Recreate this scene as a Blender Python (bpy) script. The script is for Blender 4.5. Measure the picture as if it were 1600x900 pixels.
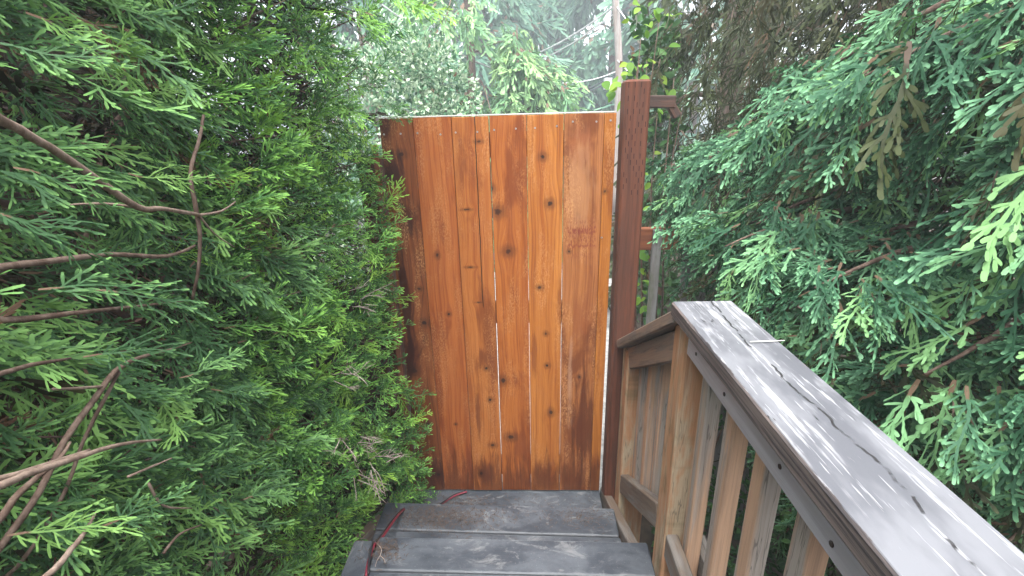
import bpy, math, random
import numpy as np
from mathutils import Vector, Matrix

for o in list(bpy.data.objects): bpy.data.objects.remove(o)
scene = bpy.context.scene
col = scene.collection
rnd = random.Random(11)
R_ = math.radians

# ------------------------------------------------------------------ camera, sky, sun, exposure
EYE = 1.64                                   # eye height above the bottom step (z = 0)
F_PX = 735.0                                 # focal length in pixels of a 1600 px wide frame
AX = np.array([[0.9993303845722814, 0.012671137589673899, 0.034325278481015936],
               [0.0282390557947474, 0.3294439340938221, -0.9437527483491671],
               [-0.023266675706617092, 0.9440901104031165, 0.32886551239160694]])
cam_data = bpy.data.cameras.new('camera')
cam_data.sensor_width = 36.0
cam_data.lens = 36.0 * F_PX / 1600.0
cam_data.clip_start = 0.02
cam_data.clip_end = 900.0
cam = bpy.data.objects.new('camera', cam_data)
col.objects.link(cam)
cam.matrix_world = Matrix.Translation((0, 0, EYE)) @ Matrix(AX.tolist()).to_4x4()
scene.camera = cam

SUN_EL, SUN_AZ = R_(68), R_(184)             # azimuth measured from +y towards +x
world = bpy.data.worlds.new('World'); scene.world = world
world.use_nodes = True
wn, wl = world.node_tree.nodes, world.node_tree.links
wn.clear()
sky = wn.new('ShaderNodeTexSky'); sky.sky_type = 'NISHITA'; sky.sun_disc = False
sky.sun_elevation = SUN_EL; sky.sun_rotation = SUN_AZ
sky.air_density = 1.0; sky.dust_density = 4.0; sky.ozone_density = 1.0
grey = wn.new('ShaderNodeHueSaturation'); grey.inputs['Saturation'].default_value = 0.25
bg = wn.new('ShaderNodeBackground'); bg.inputs['Strength'].default_value = 0.15
wo = wn.new('ShaderNodeOutputWorld')
wl.new(sky.outputs[0], grey.inputs['Color']); wl.new(grey.outputs[0], bg.inputs['Color']); wl.new(bg.outputs[0], wo.inputs['Surface'])

sun_data = bpy.data.lights.new('sun', 'SUN')
sun_data.energy = 0.6; sun_data.angle = R_(25); sun_data.color = (1.0, 0.97, 0.92)
sun = bpy.data.objects.new('sun', sun_data); col.objects.link(sun)
sd = Vector((math.sin(SUN_AZ) * math.cos(SUN_EL), math.cos(SUN_AZ) * math.cos(SUN_EL), math.sin(SUN_EL)))
sun.rotation_euler = sd.to_track_quat('Z', 'Y').to_euler()

vs = scene.view_settings
vs.view_transform = 'Standard'; vs.look = 'None'; vs.gamma = 1.0; vs.use_curve_mapping = False
vs.exposure = 2.62
scene.render.engine = 'CYCLES'
scene.cycles.use_denoising = True
try: scene.cycles.denoiser = 'OPENIMAGEDENOISE'
except Exception: pass
scene.cycles.max_bounces = 4
scene.cycles.diffuse_bounces = 3
scene.cycles.transmission_bounces = 3
scene.cycles.glossy_bounces = 2
scene.cycles.volume_bounces = 0

# ------------------------------------------------------------------ helpers
def ray(px, py):
    d = AX @ np.array([(px - 800) / F_PX, -(py - 450) / F_PX, -1.0])
    return d
def onX(px, py, X):
    d = ray(px, py); p = d * (X / d[0]); return Vector((p[0], p[1], p[2] + EYE))
def onY(px, py, Y):
    d = ray(px, py); p = d * (Y / d[1]); return Vector((p[0], p[1], p[2] + EYE))
def onZ(px, py, Z):
    d = ray(px, py); p = d * ((Z - EYE) / d[2]); return Vector((p[0], p[1], Z))

WM = {}
def link(name, mesh, mat, W, parent=None):
    o = bpy.data.objects.new(name, mesh)
    col.objects.link(o)
    if mesh is not None and mat is not None and not mesh.materials: mesh.materials.append(mat)
    WM[o] = W.copy()
    if parent is not None:
        o.parent = parent
        o.matrix_basis = WM[parent].inverted() @ W
    else:
        o.matrix_basis = W
    return o
def thing(name, label, cat, loc=(0, 0, 0), group=None):
    o = link(name, None, None, Matrix.Translation(loc))
    return tag(o, label, cat, group)
def tag(o, label=None, cat=None, group=None, kind=None):
    if label: o['label'] = label
    if cat: o['category'] = cat
    if group: o['group'] = group
    if kind: o['kind'] = kind
    return o
def mesh_py(name, verts, faces, smooth=False):
    m = bpy.data.meshes.new(name)
    m.from_pydata([tuple(v) for v in verts], [], faces)
    m.update()
    if smooth:
        m.polygons.foreach_set('use_smooth', [True] * len(m.polygons))
    return m
def chamfer_box(name, hx, hy, hz, c, taper=None):
    """box with chamfered long edges and ends; local Z is the grain"""
    prof = [(hx - c, -hy), (hx, -hy + c), (hx, hy - c), (hx - c, hy), (-hx + c, hy), (-hx, hy - c), (-hx, -hy + c), (-hx + c, -hy)]
    vs_, fs = [], []
    for z, s in ((-hz, 1 - c / max(hx, hy)), (-hz + c, 1), (hz - c, 1), (hz, 1 - c / max(hx, hy))):
        for x, y in prof:
            sx = (hx - c * (1 - s) * max(hx, hy) / c) / hx if s != 1 else 1
            sy = (hy - c * (1 - s) * max(hx, hy) / c) / hy if s != 1 else 1
            vs_.append((x * sx, y * sy, z))
    for k in range(3):
        for i in range(8):
            j = (i + 1) % 8
            fs.append((k * 8 + i, k * 8 + j, k * 8 + 8 + j, k * 8 + 8 + i))
    fs.append(tuple(range(7, -1, -1))); fs.append(tuple(range(24, 32)))
    return mesh_py(name, vs_, fs)
def frame(z_axis, x_hint):
    z = Vector(z_axis).normalized(); x = Vector(x_hint); x = (x - z * x.dot(z)).normalized(); y = z.cross(x)
    m = Matrix.Identity(4)
    for i in range(3): m[i][0], m[i][1], m[i][2] = x[i], y[i], z[i]
    return m
def board(name, mat, a, b, xh, width, thick, parent=None, c=0.003):
    """a straight board from a to b; xh = direction of its width"""
    a, b = Vector(a), Vector(b)
    L = (b - a).length
    m = chamfer_box(name, width / 2, thick / 2, L / 2, c)
    W = Matrix.Translation((a + b) / 2) @ frame(b - a, xh)
    return link(name, m, mat, W, parent)
def tube_mesh(name, pts, radii, seg=8, wob=0.0, seed=0):
    """tapered tube along a smoothed polyline"""
    r = random.Random(seed)
    P = [Vector(p) for p in pts]
    Q, RR = [], []
    n = len(P)
    for i in range(n - 1):
        p0, p1, p2, p3 = P[max(i - 1, 0)], P[i], P[i + 1], P[min(i + 2, n - 1)]
        k = 4
        for j in range(k):
            t = j / k
            Q.append(0.5 * ((2 * p1) + (-p0 + p2) * t + (2 * p0 - 5 * p1 + 4 * p2 - p3) * t * t + (-p0 + 3 * p1 - 3 * p2 + p3) * t ** 3))
            RR.append(radii[i] * (1 - t) + radii[i + 1] * t)
    Q.append(P[-1]); RR.append(radii[-1])
    vs_, fs = [], []
    x = None
    for i, q in enumerate(Q):
        t = (Q[min(i + 1, len(Q) - 1)] - Q[max(i - 1, 0)]).normalized()
        if x is None: x = t.orthogonal()
        x = (x - t * x.dot(t)).normalized(); y = t.cross(x)
        off = Vector((r.uniform(-1, 1), r.uniform(-1, 1), r.uniform(-1, 1))) * wob * RR[i]
        for k in range(seg):
            a = 2 * math.pi * k / seg
            rr = RR[i] * (1 + r.uniform(-wob, wob) * 0.5)
            vs_.append(q + off + x * math.cos(a) * rr + y * math.sin(a) * rr)
    for i in range(len(Q) - 1):
        for k in range(seg):
            j = (k + 1) % seg
            fs.append((i * seg + k, i * seg + j, i * seg + seg + j, i * seg + seg + k))
    fs.append(tuple(range(seg - 1, -1, -1))); fs.append(tuple((len(Q) - 1) * seg + k for k in range(seg)))
    return mesh_py(name, vs_, fs, True)
def tube(name, mat, pts, radii, parent=None, seg=8, wob=0.0, seed=0):
    if not hasattr(radii, '__len__'): radii = [radii] * len(pts)
    W = WM[parent] if parent is not None else Matrix.Identity(4)
    inv = W.inverted()
    m = tube_mesh(name, [inv @ Vector(p) for p in pts], radii, seg, wob, seed)
    return link(name, m, mat, W, parent)

# ------------------------------------------------------------------ node helper and materials
class NT:
    def __init__(s, name):
        s.mat = bpy.data.materials.new(name); s.mat.use_nodes = True
        s.t = s.mat.node_tree; s.t.nodes.clear()
        s.out = s.t.nodes.new('ShaderNodeOutputMaterial')
    def put(s, sock, v):
        if isinstance(v, bpy.types.NodeSocket): s.t.links.new(v, sock)
        elif v is not None:
            if sock.type == 'RGBA' and len(v) == 3: v = (*v, 1)
            sock.default_value = v
    def n(s, typ, ins=None, **props):
        nd = s.t.nodes.new(typ)
        for k, v in props.items(): setattr(nd, k, v)
        for k, v in (ins or {}).items(): s.put(nd.inputs[k], v)
        return nd
    def m(s, op, a, b=None, c=None, clamp=False):
        nd = s.t.nodes.new('ShaderNodeMath'); nd.operation = op; nd.use_clamp = clamp
        for i, v in enumerate((a, b, c)):
            if v is not None: s.put(nd.inputs[i], v)
        return nd.outputs[0]
    def mix(s, f, a, b, blend='MIX'):
        nd = s.t.nodes.new('ShaderNodeMix'); nd.data_type = 'RGBA'; nd.blend_type = blend
        s.put(nd.inputs[0], f); s.put(nd.inputs[6], a); s.put(nd.inputs[7], b)
        return nd.outputs[2]
    def xyz(s, x, y, z):
        nd = s.t.nodes.new('ShaderNodeCombineXYZ')
        for i, v in enumerate((x, y, z)): s.put(nd.inputs[i], v)
        return nd.outputs[0]
    def noise(s, vec, scale=1.0, detail=3.0, rough=0.55, dist=0.0):
        nd = s.n('ShaderNodeTexNoise', {'Vector': vec, 'Scale': scale, 'Detail': detail, 'Roughness': rough, 'Distortion': dist})
        return nd.outputs[0]
    def step(s, v, lo, hi):
        nd = s.n('ShaderNodeMapRange', {0: v, 1: lo, 2: hi, 3: 0.0, 4: 1.0}, interpolation_type='SMOOTHSTEP')
        return nd.outputs[0]
    def obj(s, rand=True):
        tc = s.n('ShaderNodeTexCoord'); sp = s.n('ShaderNodeSeparateXYZ', {0: tc.outputs['Object']})
        s.x, s.y, s.z = sp.outputs
        oi = s.n('ShaderNodeObjectInfo'); s.r = oi.outputs['Random']
        return s
    def bsdf(s, colr, rough=0.6, spec=0.3, bump=None, bs=0.3, bd=0.004, **kw):
        ins = {'Base Color': colr, 'Roughness': rough, 'Specular IOR Level': spec}
        ins.update(kw)
        p = s.n('ShaderNodeBsdfPrincipled', ins)
        if bump is not None:
            b = s.n('ShaderNodeBump', {'Strength': bs, 'Distance': bd, 'Height': bump})
            s.t.links.new(b.outputs[0], p.inputs['Normal'])
        s.bs = p
        return p.outputs[0]
    def end(s, shader):
        s.t.links.new(shader, s.out.inputs['Surface']); return s.mat

def cedar(name, light, dark, stain, knots=(), stain_amt=0.5, crack=None, smear=None, patches=(), pale=0.5):
    """stained cedar board; knots in the board's own (x, z) metres"""
    t = NT(name).obj()
    x, z = t.x, t.z
    sh = t.m('MULTIPLY', t.r, 40.0)
    kmask = 0.0; ring = None; xs = x
    # the grain wanders slowly
    wob = t.noise(t.xyz(t.m('MULTIPLY', x, 3.0), sh, t.m('MULTIPLY', z, 1.6)), 1.0, 2)
    xs = t.m('ADD', x, t.m('MULTIPLY', t.m('SUBTRACT', wob, 0.5), 0.05))
    for kx, kz, kr, ka in knots:
        dx = t.m('SUBTRACT', x, kx); asp = ka or 0.7 + 0.6 * ((kx * 977.3 + kz * 531.7) % 1.0); dz = t.m('MULTIPLY', t.m('SUBTRACT', z, kz), asp)
        d2 = t.m('ADD', t.m('MULTIPLY', dx, dx), t.m('MULTIPLY', dz, dz))
        dzl = t.m('MULTIPLY', dz, 0.5)
        d2l = t.m('ADD', t.m('MULTIPLY', dx, dx), t.m('MULTIPLY', dzl, dzl))
        g = t.m('POWER', 2.718, t.m('MULTIPLY', d2l, -1.0 / (2.2 * kr) ** 2))
        xs = t.m('SUBTRACT', xs, t.m('MULTIPLY', t.m('MULTIPLY', g, dx), 0.8))
        d = t.m('SQRT', d2)
        wn_ = t.noise(t.xyz(t.m('MULTIPLY', x, 120), sh, t.m('MULTIPLY', z, 90)), 1.0, 2)
        d = t.m('ADD', d, t.m('MULTIPLY', t.m('SUBTRACT', wn_, 0.5), kr * 0.9))
        kr = kr * (0.9 + 0.6 * ((kx * 419.7 + kz * 733.1) % 1.0)); core = 0.85 + 0.15 * ((kx * 613.1 + kz * 311.3) % 1.0); k = t.m('MULTIPLY', t.step(d, kr * 0.95, kr * 0.3), core)
        halo = t.m('MULTIPLY', t.step(d, kr * 2.2, kr * 0.7), 0.42)
        kmask = t.m('MAXIMUM', kmask, t.m('MAXIMUM', k, halo))
    bands = t.noise(t.xyz(t.m('MULTIPLY', xs, 75), t.m('ADD', sh, t.m('MULTIPLY', t.y, 20)), t.m('MULTIPLY', z, 1.1)), 1.0, 3, 0.6)
    band2 = t.noise(t.xyz(t.m('MULTIPLY', xs, 22), t.m('ADD', sh, 7.0), t.m('MULTIPLY', z, 0.9)), 1.0, 2, 0.5)
    fibre = t.noise(t.xyz(t.m('MULTIPLY', xs, 420), sh, t.m('MULTIPLY', z, 9)), 1.0, 2, 0.6)
    rough_saw = t.noise(t.xyz(t.m('MULTIPLY', x, 260), sh, t.m('MULTIPLY', z, 110)), 1.0, 2, 0.7)
    f1 = t.m('ADD', t.m('MULTIPLY', t.step(bands, 0.38, 0.66), 0.6), t.m('MULTIPLY', t.step(band2, 0.35, 0.7), 0.4))
    c = t.mix(f1, light, dark)
    c = t.mix(t.m('MULTIPLY', t.step(fibre, 0.46, 0.68), 0.55), c, dark)
    late = t.noise(t.xyz(t.m('MULTIPLY', xs, 170), t.m('ADD', sh, 21), t.m('MULTIPLY', z, 1.6)), 1.0, 2, 0.5)
    c = t.mix(t.m('MULTIPLY', t.step(late, 0.54, 0.64), 0.45), c, stain)
    # blotchy uptake of the stain
    bl = t.noise(t.xyz(t.m('MULTIPLY', x, 9), t.m('ADD', sh, 3.0), t.m('MULTIPLY', z, 2.6)), 1.0, 4, 0.62, 0.4)
    c = t.mix(t.m('MULTIPLY', t.step(bl, 0.5, 0.66), stain_amt), c, stain)
    bl2 = t.noise(t.xyz(t.m('MULTIPLY', x, 14), t.m('ADD', sh, 9.0), t.m('MULTIPLY', z, 3.2)), 1.0, 4, 0.6, 0.3)
    worn = t.m('MULTIPLY', t.step(bl2, 0.47, 0.64), t.step(rough_saw, 0.44, 0.62))
    c = t.mix(t.m('MULTIPLY', worn, pale), c, (0.60, 0.31, 0.13))
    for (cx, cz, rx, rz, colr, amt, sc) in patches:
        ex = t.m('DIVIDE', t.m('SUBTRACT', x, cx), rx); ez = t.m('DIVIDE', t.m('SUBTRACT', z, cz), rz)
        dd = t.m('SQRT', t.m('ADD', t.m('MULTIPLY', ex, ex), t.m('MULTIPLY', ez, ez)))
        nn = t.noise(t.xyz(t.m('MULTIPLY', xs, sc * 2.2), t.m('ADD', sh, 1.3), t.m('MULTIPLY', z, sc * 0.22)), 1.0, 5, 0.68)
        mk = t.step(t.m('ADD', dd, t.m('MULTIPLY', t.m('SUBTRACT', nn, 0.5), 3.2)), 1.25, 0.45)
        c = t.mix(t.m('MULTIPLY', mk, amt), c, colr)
    if smear:
        cx, cz, rx, rz = smear
        ez = t.m('ABSOLUTE', t.m('DIVIDE', t.m('SUBTRACT', z, cz), rz)); ex = t.m('ABSOLUTE', t.m('DIVIDE', t.m('SUBTRACT', x, cx), rx))
        inside = t.m('MULTIPLY', t.step(ez, 1.0, 0.3), t.step(ex, 1.0, 0.8))
        sp = t.noise(t.xyz(t.m('MULTIPLY', x, 230), 2.0, t.m('MULTIPLY', z, 60)), 1.0, 3, 0.7)
        rows = t.noise(t.xyz(1.0, 2.0, t.m('MULTIPLY', z, 38)), 1.0, 1)
        mk = t.m('MULTIPLY', inside, t.step(t.m('ADD', sp, t.m('MULTIPLY', rows, 0.5)), 0.72, 0.86))
        c = t.mix(t.m('MULTIPLY', mk, 0.85), c, (0.17, 0.03, 0.022))
    c = t.mix(kmask, c, (0.020, 0.008, 0.007)) if knots else c
    hgt = t.m('SUBTRACT', t.m('ADD', t.m('MULTIPLY', fibre, 0.5), t.m('MULTIPLY', rough_saw, 0.5)), t.m('MULTIPLY', kmask, 0.4) if knots else 0.0)
    if crack:
        cx, z0, z1 = crack
        wv = t.noise(t.xyz(0.3, 4.0, t.m('MULTIPLY', z, 9)), 1.0, 3)
        dx = t.m('ABSOLUTE', t.m('SUBTRACT', t.m('ADD', x, t.m('MULTIPLY', t.m('SUBTRACT', wv, 0.5), 0.008)), cx))
        mk = t.m('MULTIPLY', t.step(dx, 0.0022, 0.0010), t.m('MULTIPLY', t.step(z, z0 - .01, z0 + .01), t.step(z, z1 + .01, z1 - .01)))
        c = t.mix(mk, c, (0.02, 0.008, 0.005)); hgt = t.m('SUBTRACT', hgt, t.m('MULTIPLY', mk, 2.0))
    return t.end(t.bsdf(c, t.m('ADD', 0.5, t.m('MULTIPLY', rough_saw, 0.25)), 0.18, hgt, 0.4, 0.003))

def weathered(name, bare, greyc, dark, cover=0.5, bump=0.5, lichen=None, rough=0.75, streak=5.0, crackc=(0.02, 0.017, 0.015), cracks=0.5):
    """weathered timber: bare wood showing through grey; grain along local Z"""
    t = NT(name).obj()
    sh = t.m('MULTIPLY', t.r, 60.0)
    X = t.m('ADD', t.x, t.m('MULTIPLY', t.y, 0.7))
    g = t.noise(t.xyz(t.m('MULTIPLY', X, 60), t.m('ADD', sh, t.m('MULTIPLY', t.y, 60)), t.m('MULTIPLY', t.z, streak * 0.6)), 1.0, 4, 0.6)
    big = t.noise(t.xyz(t.m('MULTIPLY', X, 22), t.m('ADD', sh, 5), t.m('MULTIPLY', t.z, streak * 0.55)), 1.0, 5, 0.62, 0.3)
    fib = t.noise(t.xyz(t.m('MULTIPLY', X, 380), t.m('MULTIPLY', t.y, 300), t.m('MULTIPLY', t.z, 8)), 1.0, 2, 0.6)
    c = t.mix(t.step(big, cover - 0.06, cover + 0.08), bare, greyc)
    c = t.mix(t.m('MULTIPLY', t.step(g, 0.5, 0.72), 0.55), c, dark)
    c = t.mix(t.m('MULTIPLY', t.step(fib, 0.48, 0.7), 0.28), c, dark)
    ck = t.noise(t.xyz(t.m('MULTIPLY', X, 55), t.m('ADD', sh, 11), t.m('MULTIPLY', t.z, 2.4)), 1.0, 3, 0.6)
    ckm = t.m('MULTIPLY', t.step(t.m('ABSOLUTE', t.m('SUBTRACT', ck, 0.5)), 0.012, 0.003), t.step(big, 0.48, 0.56))
    c = t.mix(t.m('MULTIPLY', ckm, cracks), c, crackc)
    if lichen:
        ln = t.noise(t.xyz(t.m('MULTIPLY', t.x, 25), t.m('ADD', sh, 2), t.m('MULTIPLY', t.z, 7)), 1.0, 4, 0.6)
        c = t.mix(t.m('MULTIPLY', t.step(ln, 0.5, 0.66), 0.55), c, lichen)
    h = t.m('SUBTRACT', t.m('ADD', t.m('MULTIPLY', g, 0.8), t.m('MULTIPLY', fib, 0.35)), t.m('MULTIPLY', ckm, 0.7))
    return t.end(t.bsdf(c, rough, 0.25, h, bump, 0.004))

def cap_paint(name):
    """rail cap: worn pale grey paint on top, bare dark grain on the arrises and sides"""
    t = NT(name).obj()
    x, y, z = t.x, t.y, t.z
    sh = t.m('MULTIPLY', t.r, 30.0)
    geo = t.n('ShaderNodeNewGeometry')
    edge_n = t.noise(t.xyz(t.m('MULTIPLY', x, 30), sh, t.m('MULTIPLY', z, 11)), 1.0, 5, 0.7)
    side = t.m('ADD', t.m('ABSOLUTE', x), t.m('MULTIPLY', t.m('SUBTRACT', edge_n, 0.5), 0.018))
    bare = t.m('MAXIMUM', t.step(side, 0.0695, 0.0715), t.step(t.m('ABSOLUTE', y), 0.0182, 0.0176))
    pl = t.noise(t.xyz(t.m('MULTIPLY', x, 75), t.m('ADD', sh, 3), t.m('MULTIPLY', z, 5.5)), 1.0, 4, 0.66)
    pl2 = t.noise(t.xyz(t.m('MULTIPLY', x, 160), t.m('ADD', sh, 8), t.m('MULTIPLY', z, 10)), 1.0, 3, 0.6)
    blot = t.noise(t.xyz(t.m('MULTIPLY', x, 13), sh, t.m('MULTIPLY', z, 5)), 1.0, 4, 0.6)
    c = t.mix(t.step(blot, 0.4, 0.62), (0.105, 0.108, 0.122), (0.175, 0.179, 0.196))
    white = t.m('MAXIMUM', t.m('MULTIPLY', t.step(pl, 0.53, 0.60), t.step(blot, 0.40, 0.58)), t.m('MULTIPLY', t.step(pl2, 0.62, 0.67), 0.8))
    c = t.mix(white, c, (0.34, 0.34, 0.36))
    # long splits with dark bottoms
    wv = t.noise(t.xyz(0.0, sh, t.m('MULTIPLY', z, 6)), 1.0, 4, 0.6)
    dl = t.m('ABSOLUTE', t.m('ADD', t.m('SUBTRACT', x, 0.012), t.m('MULTIPLY', t.m('SUBTRACT', wv, 0.5), 0.07)))
    on = t.noise(t.xyz(2.0, sh, t.m('MULTIPLY', z, 17)), 1.0, 3, 0.6)
    split = t.m('MULTIPLY', t.step(dl, 0.0028, 0.0012), t.step(on, 0.42, 0.50))
    ck = t.noise(t.xyz(t.m('MULTIPLY', x, 34), t.m('ADD', sh, 14), t.m('MULTIPLY', z, 2.2)), 1.0, 3, 0.6)
    ckm = t.m('MULTIPLY', t.step(t.m('ABSOLUTE', t.m('SUBTRACT', ck, 0.5)), 0.008, 0.002), t.step(on, 0.55, 0.62))
    dk = t.m('MAXIMUM', split, ckm)
    c = t.mix(dk, c, (0.03, 0.028, 0.03))
    gr = t.noise(t.xyz(t.m('MULTIPLY', t.m('ADD', x, y), 150), t.m('MULTIPLY', y, 160), t.m('MULTIPLY', z, 5)), 1.0, 4, 0.65)
    wood = t.mix(t.step(gr, 0.38, 0.66), (0.15, 0.12, 0.11), (0.035, 0.03, 0.032))
    c = t.mix(bare, c, wood)
    h = t.m('SUBTRACT', t.m('ADD', t.m('MULTIPLY', white, 0.35), t.m('MULTIPLY', gr, t.m('ADD', 0.15, t.m('MULTIPLY', bare, 0.6)))), t.m('ADD', dk, t.m('MULTIPLY', bare, 0.4)))
    rg = t.m('ADD', 0.42, t.m('MULTIPLY', bare, 0.4))
    return t.end(t.bsdf(c, rg, 0.4, h, 0.5, 0.003))

def tread_paint(name, seed=0.0):
    t = NT(name).obj()
    x, y, z = t.x, t.y, t.z
    sh = t.m('ADD', t.m('MULTIPLY', t.r, 25.0), seed)
    blot = t.noise(t.xyz(t.m('MULTIPLY', x, 9), sh, t.m('MULTIPLY', z, 6)), 1.0, 6, 0.65, 0.5)
    scuff = t.noise(t.xyz(t.m('MULTIPLY', x, 20), t.m('ADD', sh, 4), t.m('MULTIPLY', z, 9)), 1.0, 6, 0.72, 0.8)
    fine = t.noise(t.xyz(t.m('MULTIPLY', x, 160), sh, t.m('MULTIPLY', z, 160)), 1.0, 3, 0.7)
    gr = t.noise(t.xyz(t.m('MULTIPLY', x, 240), t.m('ADD', sh, 2), t.m('MULTIPLY', z, 7)), 1.0, 3, 0.6)
    c = t.mix(t.step(blot, 0.36, 0.64), (0.036, 0.043, 0.055), (0.080, 0.091, 0.107))
    c = t.mix(t.m('MULTIPLY', t.step(scuff, 0.54, 0.68), 0.6), c, (0.20, 0.205, 0.21))
    c = t.mix(t.m('MULTIPLY', t.step(scuff, 0.40, 0.30), 0.7), c, (0.026, 0.030, 0.036))
    c = t.mix(t.m('MULTIPLY', t.step(fine, 0.62, 0.72), 0.4), c, (0.24, 0.24, 0.24))
    c = t.mix(t.m('MULTIPLY', t.step(fine, 0.36, 0.28), 0.4), c, (0.05, 0.05, 0.055))
    gen = t.n('ShaderNodeSeparateXYZ', {0: t.n('ShaderNodeTexCoord').outputs['Generated']}).outputs[0]
    nose_hilite = t.step(t.m('ADD', t.m('ABSOLUTE', t.m('SUBTRACT', gen, 0.5)), t.m('MULTIPLY', t.m('SUBTRACT', scuff, 0.5), 0.10)), 0.455, 0.475)  # pale band along tread edges: nosing highlight put into the colour, with wear
    c = t.mix(t.m('MULTIPLY', nose_hilite, 0.5), c, (0.17, 0.18, 0.195))
    h = t.m('ADD', t.m('MULTIPLY', gr, 0.6), t.m('MULTIPLY', fine, 0.4))
    return t.end(t.bsdf(c, t.m('ADD', 0.38, t.m('MULTIPLY', blot, 0.3)), 0.4, h, 0.25, 0.003))

def plain(name, colr, rough=0.6, spec=0.3, var=0.25, scale=40.0, bump=0.2, metal=0.0):
    t = NT(name).obj()
    nz = t.noise(t.xyz(t.x, t.y, t.z), scale, 4, 0.6)
    dk = tuple(v * (1 - var) for v in colr); lt = tuple(min(1, v * (1 + var)) for v in colr)
    c = t.mix(t.step(nz, 0.3, 0.7), dk, lt)
    return t.end(t.bsdf(c, rough, spec, nz, bump, 0.003, Metallic=metal))

def bark(name, a, b):
    t = NT(name).obj()
    nz = t.noise(t.xyz(t.x, t.y, t.m('MULTIPLY', t.z, 0.4)), 90.0, 5, 0.65)
    n2 = t.noise(t.xyz(t.x, t.y, t.z), 14.0, 3)
    c = t.mix(t.step(nz, 0.35, 0.68), a, b)
    c = t.mix(t.m('MULTIPLY', t.step(n2, 0.5, 0.7), 0.4), c, tuple(v * 0.5 for v in a))
    return t.end(t.bsdf(c, 0.85, 0.15, nz, 0.7, 0.004))

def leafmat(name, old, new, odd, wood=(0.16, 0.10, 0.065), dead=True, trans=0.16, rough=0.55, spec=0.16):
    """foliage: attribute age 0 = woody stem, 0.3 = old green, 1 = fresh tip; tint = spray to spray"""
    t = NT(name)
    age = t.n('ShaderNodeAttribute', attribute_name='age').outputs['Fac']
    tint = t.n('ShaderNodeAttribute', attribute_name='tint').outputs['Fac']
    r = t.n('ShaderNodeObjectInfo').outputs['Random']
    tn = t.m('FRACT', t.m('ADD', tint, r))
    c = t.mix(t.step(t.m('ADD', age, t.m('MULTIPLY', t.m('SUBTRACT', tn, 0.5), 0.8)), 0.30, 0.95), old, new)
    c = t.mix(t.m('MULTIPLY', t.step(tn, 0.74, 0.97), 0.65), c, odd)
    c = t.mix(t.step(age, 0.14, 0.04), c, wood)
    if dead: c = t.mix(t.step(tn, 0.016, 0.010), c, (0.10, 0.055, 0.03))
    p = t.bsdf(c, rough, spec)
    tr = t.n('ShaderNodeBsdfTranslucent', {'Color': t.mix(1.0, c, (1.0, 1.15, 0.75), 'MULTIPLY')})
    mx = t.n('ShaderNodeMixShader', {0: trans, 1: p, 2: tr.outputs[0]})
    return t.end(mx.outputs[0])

M = {}
M['tread'] = tread_paint('grey_step_paint')
M['cap'] = cap_paint('rail_cap_paint')
M['lilac_board'] = weathered('painted_grey_rail', (0.34, 0.325, 0.345), (0.40, 0.395, 0.43), (0.27, 0.26, 0.28), 0.5, 0.15, rough=0.5, streak=3, cracks=0.15)
M['brown_grey'] = weathered('brown_grey_timber', (0.24, 0.17, 0.125), (0.17, 0.14, 0.12), (0.08, 0.06, 0.05), 0.5, 0.4)
M['post_wood'] = weathered('warm_post_timber', (0.44, 0.23, 0.12), (0.44, 0.35, 0.24), (0.20, 0.11, 0.06), 0.5, 0.4, lichen=(0.10, 0.10, 0.05))
M['baluster'] = weathered('baluster_timber', (0.50, 0.32, 0.21), (0.35, 0.31, 0.275), (0.18, 0.125, 0.10), 0.5, 0.4, streak=2.2)
M['low_rail'] = weathered('low_rail_timber', (0.17, 0.13, 0.10), (0.20, 0.185, 0.17), (0.07, 0.055, 0.045), 0.5, 0.6)
M['grey_fence'] = weathered('grey_fence_timber', (0.18, 0.175, 0.17), (0.22, 0.22, 0.22), (0.09, 0.085, 0.08), 0.5, 0.4, lichen=(0.10, 0.12, 0.07))
M['dark_fence'] = weathered('dark_fence_timber', (0.10, 0.05, 0.035), (0.07, 0.045, 0.038), (0.03, 0.018, 0.015), 0.5, 0.4)
M['red_post'] = weathered('dark_red_post_timber', (0.135, 0.048, 0.027), (0.100, 0.040, 0.025), (0.036, 0.014, 0.010), 0.5, 0.5, streak=3, cracks=0.3)
M['rail_red'] = weathered('red_brown_rail_timber', (0.24, 0.085, 0.04), (0.19, 0.07, 0.035), (0.08, 0.03, 0.02), 0.5, 0.3, streak=3)
M['slit'] = plain('incision', (0.03, 0.013, 0.01), 0.9, 0.1)
M['steel'] = plain('nail_steel', (0.42, 0.42, 0.43), 0.35, 0.5, 0.3, 900, 0.1, 0.8)
M['rust'] = plain('rusty_screw', (0.05, 0.035, 0.03), 0.7, 0.3, 0.3, 900, 0.1, 0.4)
M['bark'] = bark('brown_bark', (0.10, 0.065, 0.05), (0.20, 0.145, 0.115))
M['bark_pale'] = bark('pale_twig_bark', (0.20, 0.14, 0.11), (0.33, 0.25, 0.20))
M['deadwood'] = bark('dead_twig', (0.28, 0.22, 0.19), (0.46, 0.39, 0.35))
M['soil'] = plain('soil', (0.05, 0.038, 0.028), 0.95, 0.1, 0.5, 9.0, 0.8)
M['concrete'] = plain('pale_concrete', (0.33, 0.32, 0.30), 0.9, 0.2, 0.3, 25.0, 0.3)
M['red_wire'] = plain('red_insulation', (0.20, 0.022, 0.04), 0.5, 0.4, 0.2, 90)
M['black_wire'] = plain('black_insulation', (0.02, 0.02, 0.024), 0.4, 0.4, 0.2, 90)
M['litter'] = plain('dry_needles', (0.095, 0.070, 0.056), 0.9, 0.1, 0.5, 60)
M['pole'] = weathered('utility_pole_timber', (0.27, 0.22, 0.19), (0.34, 0.31, 0.29), (0.16, 0.12, 0.10), 0.5, 0.3, streak=1)
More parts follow.
